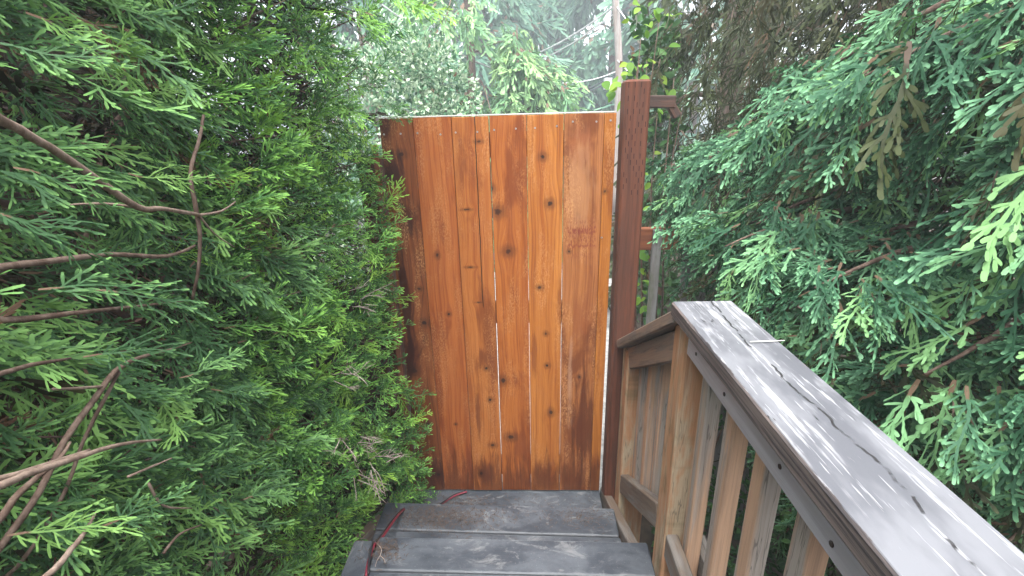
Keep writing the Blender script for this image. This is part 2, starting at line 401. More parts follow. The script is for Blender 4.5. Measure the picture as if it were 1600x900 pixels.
M['line'] = plain('cable_grey', (0.5, 0.5, 0.5), 0.5, 0.4, 0.1)
M['line_dark'] = plain('cable_dark', (0.09, 0.10, 0.12), 0.5, 0.4, 0.1)
M['straw'] = plain('pale_straw', (0.62, 0.60, 0.55), 0.5, 0.3, 0.1)
M['leaf_loose'] = leafmat('loose_cypress_foliage', (0.052, 0.125, 0.050), (0.175, 0.35, 0.105), (0.20, 0.36, 0.09))
M['leaf_fine'] = leafmat('dense_cypress_foliage', (0.052, 0.142, 0.042), (0.22, 0.46, 0.09), (0.27, 0.46, 0.06))
M['leaf_blue'] = leafmat('blue_green_cedar_foliage', (0.036, 0.108, 0.056), (0.18, 0.385, 0.205), (0.21, 0.39, 0.12), wood=(0.12, 0.08, 0.05), dead=False)
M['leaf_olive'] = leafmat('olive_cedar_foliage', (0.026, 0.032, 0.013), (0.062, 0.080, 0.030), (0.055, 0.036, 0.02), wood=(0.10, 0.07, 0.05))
M['leaf_inner'] = leafmat('dry_shade_foliage', (0.022, 0.020, 0.010), (0.035, 0.038, 0.016), (0.045, 0.026, 0.014), wood=(0.05, 0.034, 0.024), trans=0.08, spec=0.08)  # dry brown, darkened so the colour carries the shade of the hollows
M['leaf_far'] = leafmat('far_conifer_foliage', (0.07, 0.16, 0.11), (0.16, 0.29, 0.18), (0.14, 0.25, 0.18))
M['leaf_pale'] = leafmat('pale_cedar_foliage', (0.11, 0.23, 0.11), (0.25, 0.42, 0.19), (0.28, 0.44, 0.16))
M['leaf_holly'] = leafmat('variegated_foliage', (0.08, 0.19, 0.10), (0.40, 0.52, 0.36), (0.54, 0.60, 0.47), rough=0.35)
M['leaf_vine'] = leafmat('vine_foliage', (0.09, 0.20, 0.03), (0.22, 0.38, 0.055), (0.27, 0.36, 0.05), trans=0.4)
M['leaf_ivy'] = leafmat('ivy_foliage', (0.03, 0.075, 0.03), (0.06, 0.15, 0.045), (0.07, 0.16, 0.04))

# ------------------------------------------------------------------ ground
def sheet(name, pts, z, mat):
    o = link(name, mesh_py(name, [(x, y, z) for x, y in pts], [tuple(range(len(pts)))]), mat, Matrix.Identity(4))
    return tag(o, kind='structure')
HAZE_TOP = 9.2
sheet('ground', [(-60, -60), (60, -60), (60, 60), (-60, 60)], -0.22, M['soil'])
drv = sheet('driveway', [(-0.62, 2.0), (0.9, 2.0), (1.2, 8.5), (-1.0, 8.5)], -0.216, M['concrete'])
tag(drv, 'pale concrete driveway beyond the gate', None)

# ------------------------------------------------------------------ steps
D = 1.78
stairs = thing('wooden_stairs', 'worn grey painted wooden steps leading down to the cedar gate', 'stairs', (0, 1.4, 0))
XH = Vector((0, 1, 0))
def tread(y0, y1, x0, x1, z, th=0.038, skew=0.0):
    # grain runs along x
    return board('tread_board', M['tread'], (x0, (y0 + y1) / 2 - skew, z - th / 2), (x1, (y0 + y1) / 2 + skew, z - th / 2), (0, -1, 0), y1 - y0, th, stairs, 0.004)
tread(1.545, 1.85, -0.62, 0.322, 0.0)
tread(1.378, 1.512, -0.60, 0.330, 0.18, skew=-0.014)
tread(1.236, 1.370, -0.60, 0.330, 0.18, skew=-0.014)
tread(1.058, 1.180, -0.502, 0.371, 0.36, skew=-0.008)
for k in range(6):
    y1 = 1.053 - k * 0.143
    tread(y1 - 0.138, y1, -0.502, 0.371, 0.36, skew=-0.006)
board('edge_board', M['tread'], (-0.545, 0.15, 0.341), (-0.545, 1.172, 0.341), (1, 0, 0), 0.072, 0.038, stairs, 0.003)
board('riser_board', M['tread'], (-0.60, 1.49, 0.075), (0.325, 1.462, 0.075), (0, 0, 1), 0.150, 0.02, stairs)
board('riser_board', M['tread'], (-0.60, 1.158, 0.25), (0.335, 1.142, 0.25), (0, 0, 1), 0.135, 0.02, stairs)
board('riser_board', M['tread'], (-0.60, 1.83, -0.12), (0.335, 1.83, -0.12), (0, 0, 1), 0.16, 0.02, stairs)
for x in (0.352, -0.62):
    board('stringer', M['low_rail'], (x, 1.80, -0.10), (x, 1.185, 0.205), (0, 0.45, 0.9), 0.17, 0.036, stairs)
board('joist', M['low_rail'], (0.352, 1.17, 0.24), (0.352, 0.1, 0.24), (0, 0, 1), 0.15, 0.036, stairs)
for x in (-0.45, 0.30):
    board('support_post', M['low_rail'], (x, 0.9, -0.22), (x, 0.9, 0.30), (1, 0, 0), 0.09, 0.09, stairs)

# ------------------------------------------------------------------ gate
gate = thing('cedar_gate', 'orange brown stained cedar board gate at the foot of the steps', 'gate', (-0.1, D, 0.01))
TOP, BOT = EYE + 0.025, EYE - 1.630
HT = TOP - BOT
bx = [-0.529, -0.408, -0.268, -0.133, 0.002, 0.135, 0.278, 0.320]
knot_px = [
    [(612, 240, .010), (627, 242, .012), (604, 275, .022), (655, 452, .010), (663, 505, .014), (648, 580, .013), (668, 664, .011), (685, 742, .011)],
    [(683, 400, .008), (701, 492, .007), (712, 664, .008)],
    [(729, 328, .017, 3.6), (735, 418, .013, 4.0), (748, 222, .014, 2.2), (760, 576, .008), (766, 625, .008), (748, 473, .011, 3.2), (770, 696, .011), (752, 740, .010)],
    [(778, 332, .020), (794, 394, .016), (786, 596, .011), (798, 684, .016), (768, 296, .012)],
    [(848, 246, .011), (859, 319, .013), (843, 450, .009), (853, 522, .009), (855, 572, .010), (861, 645, .010)],
    [(905, 590, .008), (889, 394, .008)],
    [(945, 300, .006)],
]
tones = [((0.25, 0.078, 0.022), (0.12, 0.030, 0.009), (0.045, 0.011, 0.006), 0.95),
         ((0.42, 0.132, 0.033), (0.24, 0.056, 0.014), (0.17, 0.036, 0.009), 0.75),
         ((0.45, 0.162, 0.040), (0.27, 0.072, 0.016), (0.15, 0.035, 0.009), 0.8),
         ((0.42, 0.138, 0.030), (0.24, 0.060, 0.013), (0.16, 0.035, 0.008), 0.75),
         ((0.48, 0.185, 0.040), (0.30, 0.088, 0.018), (0.17, 0.043, 0.010), 0.7),
         ((0.38, 0.150, 0.050), (0.22, 0.070, 0.022), (0.13, 0.034, 0.011), 0.8),
         ((0.45, 0.170, 0.033), (0.29, 0.092, 0.016), (0.19, 0.050, 0.010), 0.7)]
hole = mesh_py('nail', *[
    ([(0.0036 * math.cos(a * math.pi / 4), -0.001, 0.0036 * math.sin(a * math.pi / 4)) for a in range(8)] + [(0.0036 * math.cos(a * math.pi / 4), 0.012, 0.0036 * math.sin(a * math.pi / 4)) for a in range(8)]),
    [tuple(range(8))] + [(a, a + 8, (a + 1) % 8 + 8, (a + 1) % 8) for a in range(8)]])
hole.materials.append(M['steel'])
gaps = [0.0012, 0.0015, 0.0022, 0.0034, 0.0013, 0.0026, 0.0012, 0]
gboards = []
for i in range(7):
    x0, x1 = bx[i] + gaps[i] / 2, bx[i + 1] - gaps[i + 1] / 2
    cx, cz = (x0 + x1) / 2, (TOP + BOT) / 2
    kn = []
    for kt in knot_px[i]:
        p = onY(kt[0], kt[1], D)
        kn.append((p.x - cx, p.z - cz, kt[2], kt[3] if len(kt) > 3 else 0.0))
    loc = lambda px, py: (onY(px, py, D).x - cx, onY(px, py, D).z - cz)
    pat, crack, smear = [], None, None
    if i == 0:
        for (px, py, rx, rz) in [(635, 480, .03, .22), (690, 740, .06, .10), (612, 270, .05, .09), (640, 560, .022, .12)]:
            a = loc(px, py); pat.append((*a, rx, rz, (0.040, 0.010, 0.006), 0.9, 30))
    if i == 1:
        for (px, py, rx, rz) in [(676, 700, .03, .12), (735, 720, .02, .1)]:
            a = loc(px, py); pat.append((*a, rx, rz, (0.17, 0.04, 0.014), 0.7, 26))
    if i == 2:
        a0, a1 = loc(739, 186), loc(757, 480); crack = (0.5 * (a0[0] + a1[0]), a1[1], a0[1] + 0.05)
        for (px, py, rx, rz) in [(758, 740, .05, .07), (748, 650, .012, .14), (757, 560, .03, .05)]:
            a = loc(px, py); pat.append((*a, rx, rz, (0.11, 0.026, 0.010), 0.7, 30))
    if i == 3:
        for (px, py, rx, rz) in [(810, 700, .05, .10)]:
            a = loc(px, py); pat.append((*a, rx, rz, (0.16, 0.04, 0.014), 0.6, 24))
    if i == 4:
        for (px, py, rx, rz) in [(852, 745, .06, .07), (835, 560, .012, .12)]:
            a = loc(px, py); pat.append((*a, rx, rz, (0.15, 0.038, 0.013), 0.6, 24))
    if i == 5:
        a = loc(908, 372); smear = (a[0], a[1], 0.062, 0.10)
        for (px, py, rx, rz, cc, am) in [(912, 670, .05, .28, (0.085, 0.022, 0.009), 0.85), (905, 230, .05, .07, (0.27, 0.085, 0.032), .6), (908, 500, .035, .10, (0.22, .065, .022), .6), (905, 300, .06, .16, (0.42, 0.22, 0.11), .4), (890, 600, .012, .2, (.40, .24, .16), .5)]:
            b_ = loc(px, py); pat.append((*b_, rx, rz, cc, am, 22))
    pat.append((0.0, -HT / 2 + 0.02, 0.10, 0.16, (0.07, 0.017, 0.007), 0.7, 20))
    t = tones[i]
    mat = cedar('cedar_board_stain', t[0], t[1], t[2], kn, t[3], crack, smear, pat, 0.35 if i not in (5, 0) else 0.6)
    dy = [0.0, .002, -.001, .0015, -.001, .001, -.0015][i]
    dz = [0, 0.001, -0.001, 0.001, 0, 0.001, 0][i]
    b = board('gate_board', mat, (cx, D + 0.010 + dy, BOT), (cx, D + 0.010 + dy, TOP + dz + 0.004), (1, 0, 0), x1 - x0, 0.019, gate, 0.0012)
    gboards.append((b, x0, x1, dy))
nail_px = [[(600, 210), (626, 209)], [(652, 208), (688, 210)], [(712, 207), (746, 206)], [(772, 203), (806, 201)], [(836, 200), (870, 197)], [(895, 190), (932, 190)], [(954, 188), (940, 371)]]
for (b, x0, x1, dy), pts in zip(gboards, nail_px):
    for px, py in pts:
        p = onY(px, py, D)
        link('nail', hole, None, Matrix.Translation((p.x, D + dy, p.z)), b)
for zz in (TOP - 0.05, TOP - 0.72, BOT + 0.16):
    board('cross_rail', M['rail_red'], (-0.52, D + 0.042, zz - 0.045), (0.312, D + 0.042, zz - 0.045), (0, 0, 1), 0.089, 0.038, gate)
# pale weather strip along the top edges
board('top_edging', M['straw'], (-0.528, D + 0.012, TOP + 0.0075), (0.318, D + 0.012, TOP + 0.0085), (0, 1, 0), 0.02, 0.004, gate, 0.0008)

# posts beside the gate
post = thing('gate_post', 'tall dark red brown square post at the right of the gate', 'post', (0.378, 1.765, -0.22))
board('shaft', M['red_post'], (0.378, 1.765, -0.22), (0.378, 1.765, EYE + 0.132), (1, 0, 0), 0.086, 0.088, post, 0.007)
slit = mesh_py('incision', [(-.0011, 0, -.0085), (.0011, 0, -.0085), (.0011, 0, .0085), (-.0011, 0, .0085), (-.0011, .003, -.0085), (.0011, .003, -.0085), (.0011, .003, .0085), (-.0011, .003, .0085)], [(0, 1, 2, 3), (0, 4, 5, 1), (1, 5, 6, 2), (2, 6, 7, 3), (3, 7, 4, 0)])
slit.materials.append(M['slit'])
r2 = random.Random(5)
for c_ in range(7):
    for k in range(9):
        zz = EYE + 0.115 - k * 0.042 - (c_ % 2) * 0.021
        if r2.random() < 0.25: continue
        link('incision', slit, None, Matrix.Translation((0.345 + c_ * 0.0105 + r2.uniform(-.001, .001), 1.7205, zz)), post)
lpost = thing('gate_post', 'dark brown post half hidden by the hedge at the left of the gate', 'post', (-0.578, 1.80, -0.22))
board('shaft', M['red_post'], (-0.578, 1.80, -0.22), (-0.578, 1.80, EYE - 0.10), (1, 0, 0), 0.086, 0.088, lpost, 0.006)
board('stop_strip', M['rail_red'], (-0.545, 1.752, 0.02), (-0.545, 1.752, EYE - 0.06), (1, 0, 0), 0.02, 0.006, lpost, 0.001)

# fence beyond the right post
fence = thing('old_fence', 'weathered grey board fence with red brown rails behind the tall post', 'fence', (0.55, 1.9, -0.22))
board('fence_rail', M['rail_red'], (0.424, 1.905, EYE - 0.456), (1.3, 1.905, EYE - 0.456), (0, 0, 1), 0.09, 0.036, fence)
board('fence_rail', M['dark_fence'], (0.424, 1.83, EYE + 0.065), (0.535, 1.83, EYE + 0.062), (0, 0, 1), 0.042, 0.03, fence)
board('fence_brace', M['dark_fence'], (0.518, 1.832, EYE + 0.055), (0.548, 1.832, EYE + 0.012), (1, 0, 1), 0.030, 0.028, fence)
for k in range(5):
    x = 0.523 + (0 if k == 0 else 0.055 + k * 0.105)
    w = 0.036 if k == 0 else 0.10
    board('fence_board', M['grey_fence'], (x, 1.875, -0.22), (x, 1.875, EYE - 0.412 - 0.01 * (k > 0)), (1, 0, 0), w, 0.019, fence)

# ------------------------------------------------------------------ stair railing
rail = thing('stair_railing', 'weathered timber railing with grey cap at the right of the steps', 'railing', (0.40, 0.9, 0.0))
zc = EYE - 0.417
XI = 0.375
board('rail_cap', M['cap'], (0.4225, -0.45, zc - 0.019), (0.4225, 1.085, zc - 0.019), (1, 0, 0), 0.146, 0.038, rail, 0.004)
sl = (0.807 - 0.417) / (1.70 - 1.053)
board('rail_cap', M['brown_grey'], (0.4225, 1.072, zc - 0.036), (0.4225, 1.715, zc - 0.036 - 0.643 * sl), (1, 0, 0), 0.142, 0.034, rail, 0.004)
board('top_rail', M['lilac_board'], (XI + 0.017, -0.45, zc - 0.038 - 0.0365), (XI + 0.017, 1.018, zc - 0.038 - 0.0365), (0, 0, 1), 0.071, 0.034, rail, 0.003)
board('top_rail', M['lilac_board'], (XI + 0.091, -0.45, zc - 0.038 - 0.0365), (XI + 0.091, 1.018, zc - 0.038 - 0.0365), (0, 0, 1), 0.071, 0.034, rail, 0.003)
def far_line(y): return zc - 0.055 - (y - 1.06) * sl
for xx in (XI + 0.017, XI + 0.091):
    board('top_rail', M['brown_grey'], (xx, 1.11, far_line(1.11) - 0.047), (xx, 1.60, far_line(1.60) - 0.047), (0, 0, 1), 0.078, 0.034, rail, 0.003)
    board('bottom_rail', M['low_rail'], (xx, 1.11, EYE - 1.115), (xx, 1.62, EYE - 1.115 - 0.51 * 0.645), (0, 0, 1), 0.082, 0.034, rail, 0.004)
    board('bottom_rail', M['low_rail'], (xx, 1.025, EYE - 1.128), (xx, -0.45, EYE - 1.128), (0, 0, 1), 0.084, 0.034, rail, 0.005)
board('post', M['post_wood'], (XI + 0.050, 1.066, -0.22), (XI + 0.050, 1.066, zc - 0.055), (0, 1, 0), 0.092, 0.106, rail, 0.006)
board('post', M['post_wood'], (XI + 0.050, 1.645, -0.22), (XI + 0.050, 1.645, far_line(1.645) - 0.012), (0, 1, 0), 0.088, 0.104, rail, 0.006)
for y in (0.978, 0.838, 0.706, 0.566, 0.43, 0.29, 0.15):
    board('baluster', M['baluster'], (0.4290, y, EYE - 1.20), (0.4290, y, zc - 0.042), (0, 1, 0), 0.042, 0.036, rail, 0.003)
for y in (1.185, 1.31, 1.435, 1.55):
    zb = EYE - 1.19 - (y - 1.11) * 0.645
    board('baluster', M['baluster'], (0.4290, y, zb), (0.4290, y, far_line(y) - 0.012), (0, 1, 0), 0.042, 0.036, rail, 0.003)
screw = mesh_py('screw', *[
    ([(-0.0015, 0.0042 * math.cos(a * math.pi / 4), 0.0042 * math.sin(a * math.pi / 4)) for a in range(8)] + [(0.01, 0.0042 * math.cos(a * math.pi / 4), 0.0042 * math.sin(a * math.pi / 4)) for a in range(8)]),
    [tuple(range(7, -1, -1))] + [(a, (a + 1) % 8, (a + 1) % 8 + 8, a + 8) for a in range(8)]])
screw.materials.append(M['rust'])
for px, py in ((1088, 553), (1132, 616), (1219, 729), (1300, 850)):
    p = onX(px, py, XI)
    link('screw', screw, None, Matrix.Translation(p), rail)
p0, p1 = onZ(1172, 534, zc + 0.0035), onZ(1226, 532, zc + 0.0045)
st = tube('straw', M['straw'], [p0, (p0 + p1) / 2, p1], [0.0012, 0.0013, 0.001], seg=6)
tag(st, 'short pale straw lying across the grey rail cap', 'straw')

# ------------------------------------------------------------------ foliage sprays
def make_spray(seed, L=0.2, nside=18, side=0.07, ang=45, fl=0.016, fw=0.0032, gap=0.006, curl=-0.25, jit=0.22, fang=38, uneven=0.35):
    """a fan of scale-leaf branchlets; axis +X, roughly in plane XY. returns verts, tris, age"""
    r = random.Random(seed)
    V, T, A = [], [], []
    Z = Vector((0, 0, 1))
    def strip(p, d, n, l, w, a0, a1, bend=0.0, sweep=0.0, tipw=0.42):
        """blade that bends out of its plane and sweeps sideways; ends in a blunt tip"""
        s = n.cross(d); b = len(V)
        for f, ww in ((0.0, 0.34), (0.5, 0.5), (0.88, tipw)):
            q = p + d * (l * f) + n * (bend * l * f * f) + s * (sweep * l * f * f)
            V.append(q - s * (w * ww)); V.append(q + s * (w * ww))
        V.append(p + d * l + n * (bend * l) + s * (sweep * l))
        am = a0 + (a1 - a0) * 0.55
        A.extend([a0, a0, am, am, a1, a1, a1])
        T.extend([(b, b + 2, b + 1), (b + 1, b + 2, b + 3), (b + 2, b + 4, b + 3), (b + 3, b + 4, b + 5), (b + 4, b + 6, b + 5)])
    bow = r.uniform(-0.35, 0.35); tw = r.uniform(-0.8, 0.8)
    def axis_pt(s):
        return Vector((s * L, bow * L * s * s + 0.02 * L * math.sin(s * 9 + seed), curl * L * s * s))
    prev = axis_pt(0)
    K = 7
    for k in range(K):
        q = axis_pt((k + 1) / K); d = q - prev
        strip(prev, d.normalized(), Z, d.length * 1.12, fw * (1.1 - 0.5 * k / K), 0.0 if k < 2 else 0.3, 0.0 if k < 1 else 0.35)
        prev = q
    for i in range(nside):
        s = 0.08 + 0.90 * (i + r.uniform(-.45, .45)) / nside
        if r.random() < 0.10: continue
        sg = 1 if (i % 2) ^ (r.random() < 0.12) else -1
        prof = (min(1.0, s / 0.25) ** 0.6) * (1.08 - s) ** 0.75
        sl_ = side * prof * r.uniform(1 - uneven * 1.3, 1 + uneven)
        t = (axis_pt(min(1, s + .02)) - axis_pt(s)).normalized()
        a = R_(ang * (1.05 - 0.35 * s) + r.uniform(-13, 13)) * sg
        n = (Z + Vector((r.gauss(0, jit), r.gauss(0, jit) + tw * (s - 0.5), 0))).normalized()
        d0 = Matrix.Rotation(a, 3, n) @ t
        p = axis_pt(s)
        nf = max(1, int(sl_ / gap))
        swp = -sg * r.uniform(0.05, 0.45); bnd = r.uniform(-.35, .12)
        s0 = n.cross(d0)
        if sl_ > fl * 0.8:
            strip(p, d0, n, sl_, fw * 0.8, 0.3, 0.6, bnd, swp)
        pt = lambda f: p + d0 * (sl_ * f) + n * (bnd * sl_ * f * f) + s0 * (swp * sl_ * f * f)
        for j in range(nf):
            u = (j + 0.7 + r.uniform(-.3, .3)) / (nf + 0.2)
            q = pt(u); dl = (pt(min(1, u + .05)) - pt(u - .05)).normalized()
            g2 = 1 if (j + i) % 2 else -1
            if r.random() < 0.07: continue
            ff = fl * (1.2 - 0.6 * u) * r.uniform(0.55, 1.35)
            n2 = (n + Vector((r.gauss(0, jit), r.gauss(0, jit), 0)) * 1.2).normalized()
            d = Matrix.Rotation(R_(fang + r.uniform(-13, 13)) * g2, 3, n2) @ dl
            ag = 0.55 + 0.45 * (s * 0.5 + u * 0.5)
            strip(q, d, n2, ff, fw * r.uniform(0.8, 1.2), 0.35, ag, r.uniform(-0.4, 0.25), -g2 * r.uniform(0.0, 0.45))
            if ff > fl * 0.95 and r.random() < 0.55:       # a longer branchlet forks once more
                d3 = Matrix.Rotation(R_(32 + r.uniform(-8, 8)) * -g2, 3, n2) @ d
                strip(q + d * ff * 0.45, d3, n2, ff * 0.55, fw * 0.9, 0.4, ag, r.uniform(-.3, .2), g2 * 0.2)
        strip(pt(0.96), (pt(1) - pt(0.9)).normalized(), n, fl * r.uniform(0.6, 0.95), fw, 0.5, 1.0)
    strip(axis_pt(0.98), (axis_pt(1) - axis_pt(0.96)).normalized(), Z, fl * 1.1, fw, 0.5, 1.0)
    return np.array([tuple(v) for v in V], np.float32), np.array(T, np.int32), np.array(A, np.float32)

def np_mesh(name, V, T, attrs, mat, smooth=False):
    m = bpy.data.meshes.new(name)
    nv, nt = len(V), len(T)
    m.vertices.add(nv); m.vertices.foreach_set('co', np.ascontiguousarray(V, np.float32).ravel())
    m.loops.add(nt * 3); m.loops.foreach_set('vertex_index', np.ascontiguousarray(T, np.int32).ravel())
    m.polygons.add(nt); m.polygons.foreach_set('loop_start', np.arange(0, nt * 3, 3, dtype=np.int32))
    if smooth: m.polygons.foreach_set('use_smooth', np.ones(nt, bool))
    for k, a in attrs.items():
        at = m.attributes.new(k, 'FLOAT', 'POINT'); at.data.foreach_set('value', np.ascontiguousarray(a, np.float32))
    m.materials.append(mat)
    m.update(calc_edges=True)
    return m

def spray_frame(axis, normal):
    a = Vector(axis).normalized(); n = Vector(normal); n = n - a * n.dot(a)
    if n.length < 1e-4: n = a.orthogonal()
    n.normalize(); b = n.cross(a)
    return np.array([a, b, n], float).T          # columns
class Foliage:
    """collects spray placements; the best-showing become parts of their own, the rest one crown mesh"""
    def __init__(s, variants, mat): s.v, s.mat, s.items = variants, mat, []
    def add(s, p, axis, normal, scale=1.0, prio=0.0, var=None):
        s.items.append((tuple(p), spray_frame(axis, normal), scale, prio, rnd.randrange(len(s.v)) if var is None else var, rnd.random()))
    def build(s, root, n_parts, cname='crown'):
        order = sorted(range(len(s.items)), key=lambda i: -s.items[i][3])
        near = [i for i in order[:n_parts] if s.items[i][3] > 0]; ns = set(near)
        meshes = {}
        Wr = WM[root]
        for i in near:
            p, Rm, sc, _, v, tn = s.items[i]
            if v not in meshes:
                V, T, A = s.v[v]
                meshes[v] = np_mesh('leaf_spray', V, T, {'age': A, 'tint': np.full(len(A), 0.0)}, s.mat)
            W = Matrix.Translation(p) @ Matrix((Rm * sc).tolist()).to_4x4()
            link('leaf_spray', meshes[v], None, W, root)
        Vs, Ts, As, Ns, off = [], [], [], [], 0
        for i, (p, Rm, sc, _, v, tn) in enumerate(s.items):
            if i in ns: continue
            V, T, A = s.v[v]
            Vs.append((V @ (Rm.T * sc).astype(np.float32)) + np.array(p, np.float32)); Ts.append(T + off); As.append(A); Ns.append(np.full(len(A), tn, np.float32)); off += len(V)
        if Vs:
            V = np.concatenate(Vs) - np.array(Wr.translation, np.float32)
            m = np_mesh(cname, V, np.concatenate(Ts), {'age': np.concatenate(As), 'tint': np.concatenate(Ns)}, s.mat)
            tag(link(cname, m, None, Wr, root), kind='stuff')
        return len(near), sum(len(t) for t in Ts)

def px_of(p):
    c = AX.T @ (np.array(p, float) - np.array([0, 0, EYE]))
    if c[2] > -0.05: return None
    return 800 + F_PX * c[0] / -c[2], 450 - F_PX * c[1] / -c[2]
def in_view(p, m=40):
    q = px_of(p)
    return q is not None and -m < q[0] < 1600 + m and -m < q[1] < 900 + m
def rv(r, s=1.0): return Vector((r.gauss(0, s), r.gauss(0, s), r.gauss(0, s)))
class Bumps:
    def __init__(s, seed, n=5, f=(2, 7)):
        r = random.Random(seed); s.w = [(r.uniform(*f) * r.choice((-1, 1)), r.uniform(*f), r.uniform(0, 6.28), 1.0) for _ in range(n)]
    def __call__(s, u, v): return sum(math.sin(a * u + b * v + c) for a, b, c, _ in s.w) / len(s.w)

LOOSE = [make_spray(100 + i, rnd.uniform(.12, .18), 13, 0.062, 46, 0.0175, 0.0036, 0.0082, curl=rnd.uniform(-.55, .1), fang=38, jit=0.38, uneven=.4) for i in range(9)]
FINE = [make_spray(200 + i, rnd.uniform(.09, .125), 11, 0.056, 50, 0.0165, 0.0034, 0.0080, curl=rnd.uniform(-.4, .3), jit=0.5, fang=38, uneven=.35) for i in range(9)]
BLUE = [make_spray(300 + i, rnd.uniform(.14, .20), 13, 0.078, 52, 0.0195, 0.0074, 0.0105, curl=rnd.uniform(-.7, -.15), jit=0.42, fang=42, uneven=.35) for i in range(9)]
THIN = [make_spray(400 + i, 0.17, 9, 0.050, 36, 0.016, 0.0030, 0.013, curl=rnd.uniform(-.5, -.1), jit=0.3, fang=28) for i in range(4)]
INNER = [make_spray(450 + i, .16, 8, 0.062, 46, 0.024, 0.0050, 0.022, curl=rnd.uniform(-.5, .1), jit=0.4, fang=36) for i in range(4)]
print('tris', [len(v[0][1]) for v in (LOOSE, FINE, BLUE, THIN)])

# ---- near-left loose cypress
left = thing('loose_cypress', 'loose dull green cypress with bare brown branches filling the left foreground', 'conifer', (-1.0, 0.75, -0.22))
r = random.Random(21)
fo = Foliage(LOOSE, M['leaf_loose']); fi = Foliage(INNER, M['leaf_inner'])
bp, bp2 = Bumps(3), Bumps(9, 6, (5, 12))
def xs_left(y, z): return -0.60 - 0.05 * math.cos((y - .6) * 3) + 0.085 * bp(y * 2, z * 2) + 0.04 * bp2(y, z) - 0.10 * max(0, z - 1.75)
n_surf = 1650
for k in range(n_surf):
    y, z = (r.uniform(0.15, 0.85) if r.random() < 0.62 else r.uniform(0.85, 1.16)), (r.uniform(0.75, 2.05) if r.random() < 0.8 else r.uniform(0.3, 2.4))
    dep = r.expovariate(1 / 0.13)
    if dep > 0.6: dep = r.uniform(0, .6)
    # leave hollows where the branches show
    if bp(y * 3 + 1, z * 3 - 1) > 0.52 and dep < 0.22: dep += 0.25
    x = xs_left(y, z) - dep
    axis = Vector((0.75, r.gauss(0.15, 0.55), r.gauss(-0.28, 0.42)))
    nrm = Vector((r.gauss(0.25, .4), r.gauss(-0.55, .4), r.gauss(0.75, .4)))
    p = Vector((x, y, z)) - axis.normalized() * 0.10
    pr = (1.0 - dep * 3 + r.random() * 0.3) if in_view(p + axis * .1, 0) else 0
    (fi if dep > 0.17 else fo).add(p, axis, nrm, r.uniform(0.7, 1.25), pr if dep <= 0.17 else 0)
# sprays that reach towards the lens
for px, py, X, ax, nm, sc in [(20, 262, -0.40, (0.55, 0.35, -0.25), (0.2, -0.8, 0.6), 0.9), (-30, 330, -0.42, (0.7, 0.3, -0.3), (0.1, -0.7, 0.6), 1.0), (60, 450, -0.45, (0.8, 0.5, -0.12), (0.0, -0.6, 0.8), 1.25),
                          (150, 455, -0.45, (0.8, 0.5, -0.18), (0.0, -0.7, 0.7), 1.1), (-40, 60, -0.46, (0.8, 0.4, -0.25), (0, -.8, .5), 1.1), (40, 20, -0.5, (0.7, 0.5, -0.4), (.1, -.9, .4), 1.1),
                          (10, 840, -0.46, (0.7, 0.4, -0.05), (0.1, -.6, .8), 1.0),
                          (130, 560, -0.48, (0.8, 0.5, 0.1), (0, -.7, .7), 1.0), (280, 590, -0.5, (0.8, 0.6, 0.0), (0, -.7, .7), 1.0), (330, 610, -0.52, (0.7, 0.5, -0.35), (0, -.8, .5), 1.0), (200, 270, -0.5, (0.8, 0.5, -.4), (0.1, -.8, .5), 0.9), (230, 130, -0.55, (0.8, 0.5, -.5), (.1, -.8, .5), 1.0), (160, 820, -0.45, (0.6, 0.5, -.1), (0, -.7, .7), 1.1), (380, 780, -0.5, (0.6, 0.6, -.2), (0, -.7, .7), 1.0)]:
    fo.add(onX(px, py, X - 0.07), ax, nm, sc * 0.66, 3.0)
for k in range(260):        # dry growth deep inside the hedge, its colour darkened as shade
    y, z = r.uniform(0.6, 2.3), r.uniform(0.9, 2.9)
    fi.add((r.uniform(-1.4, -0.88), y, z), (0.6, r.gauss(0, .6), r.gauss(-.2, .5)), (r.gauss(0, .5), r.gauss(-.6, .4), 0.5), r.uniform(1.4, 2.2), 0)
for k in range(150):        # unseen upper growth above the frame, added to shade the foreground
    y, z = r.uniform(-0.9, 1.2), r.uniform(2.2, 3.3)
    fo.add((-0.72 - r.expovariate(1 / 0.2), y, z), (0.75, r.gauss(0, .5), r.gauss(-.1, .4)), (r.gauss(0, .4), r.gauss(-.3, .4), 0.8), r.uniform(1.6, 2.4), 0)
for k in range(160):        # unseen growth behind the viewer, added to block light from there
    y, z = r.uniform(-1.6, 0.15), r.uniform(0.2, 2.3)
    fo.add((-0.72 - r.expovariate(1 / 0.2), y, z), (0.75, r.gauss(0, .5), r.gauss(-.1, .4)), (r.gauss(0, .4), r.gauss(-.3, .4), 0.8), r.uniform(1.5, 2.2), 0)
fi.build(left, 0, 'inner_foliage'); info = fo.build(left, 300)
print('left sprays', info)
def limb(root, mat, pts, radii, seed=0, name='branch', wob=0.12, seg=8):
    if root is left and name == 'branch' and seed < 30:
        q = px_of(pts[0])
        if q is None or q[0] < 0 or q[1] > 900 or seed in (10, 11):      # carry the branch on into the hedge instead of ending it in the open
            p = Vector(pts[0]); bk = (p - Vector(pts[1])).normalized(); e1 = p + bk * 0.10 + Vector((-0.04, 0, 0)); e2 = e1 + bk * 0.10 + Vector((-0.16, 0, 0)); e3 = e2 + bk * 0.05 + Vector((-0.25, 0, 0)); pts = [e3, e2, e1] + [Vector(v) for v in pts]
            radii = [radii[0] * 1.4, radii[0] * 1.25, radii[0] * 1.1] + list(radii)
    return tube(name, mat, pts, radii, root, seg, wob, seed)
LX = lambda *a: [onX(px, py, X) for px, py, X in a]
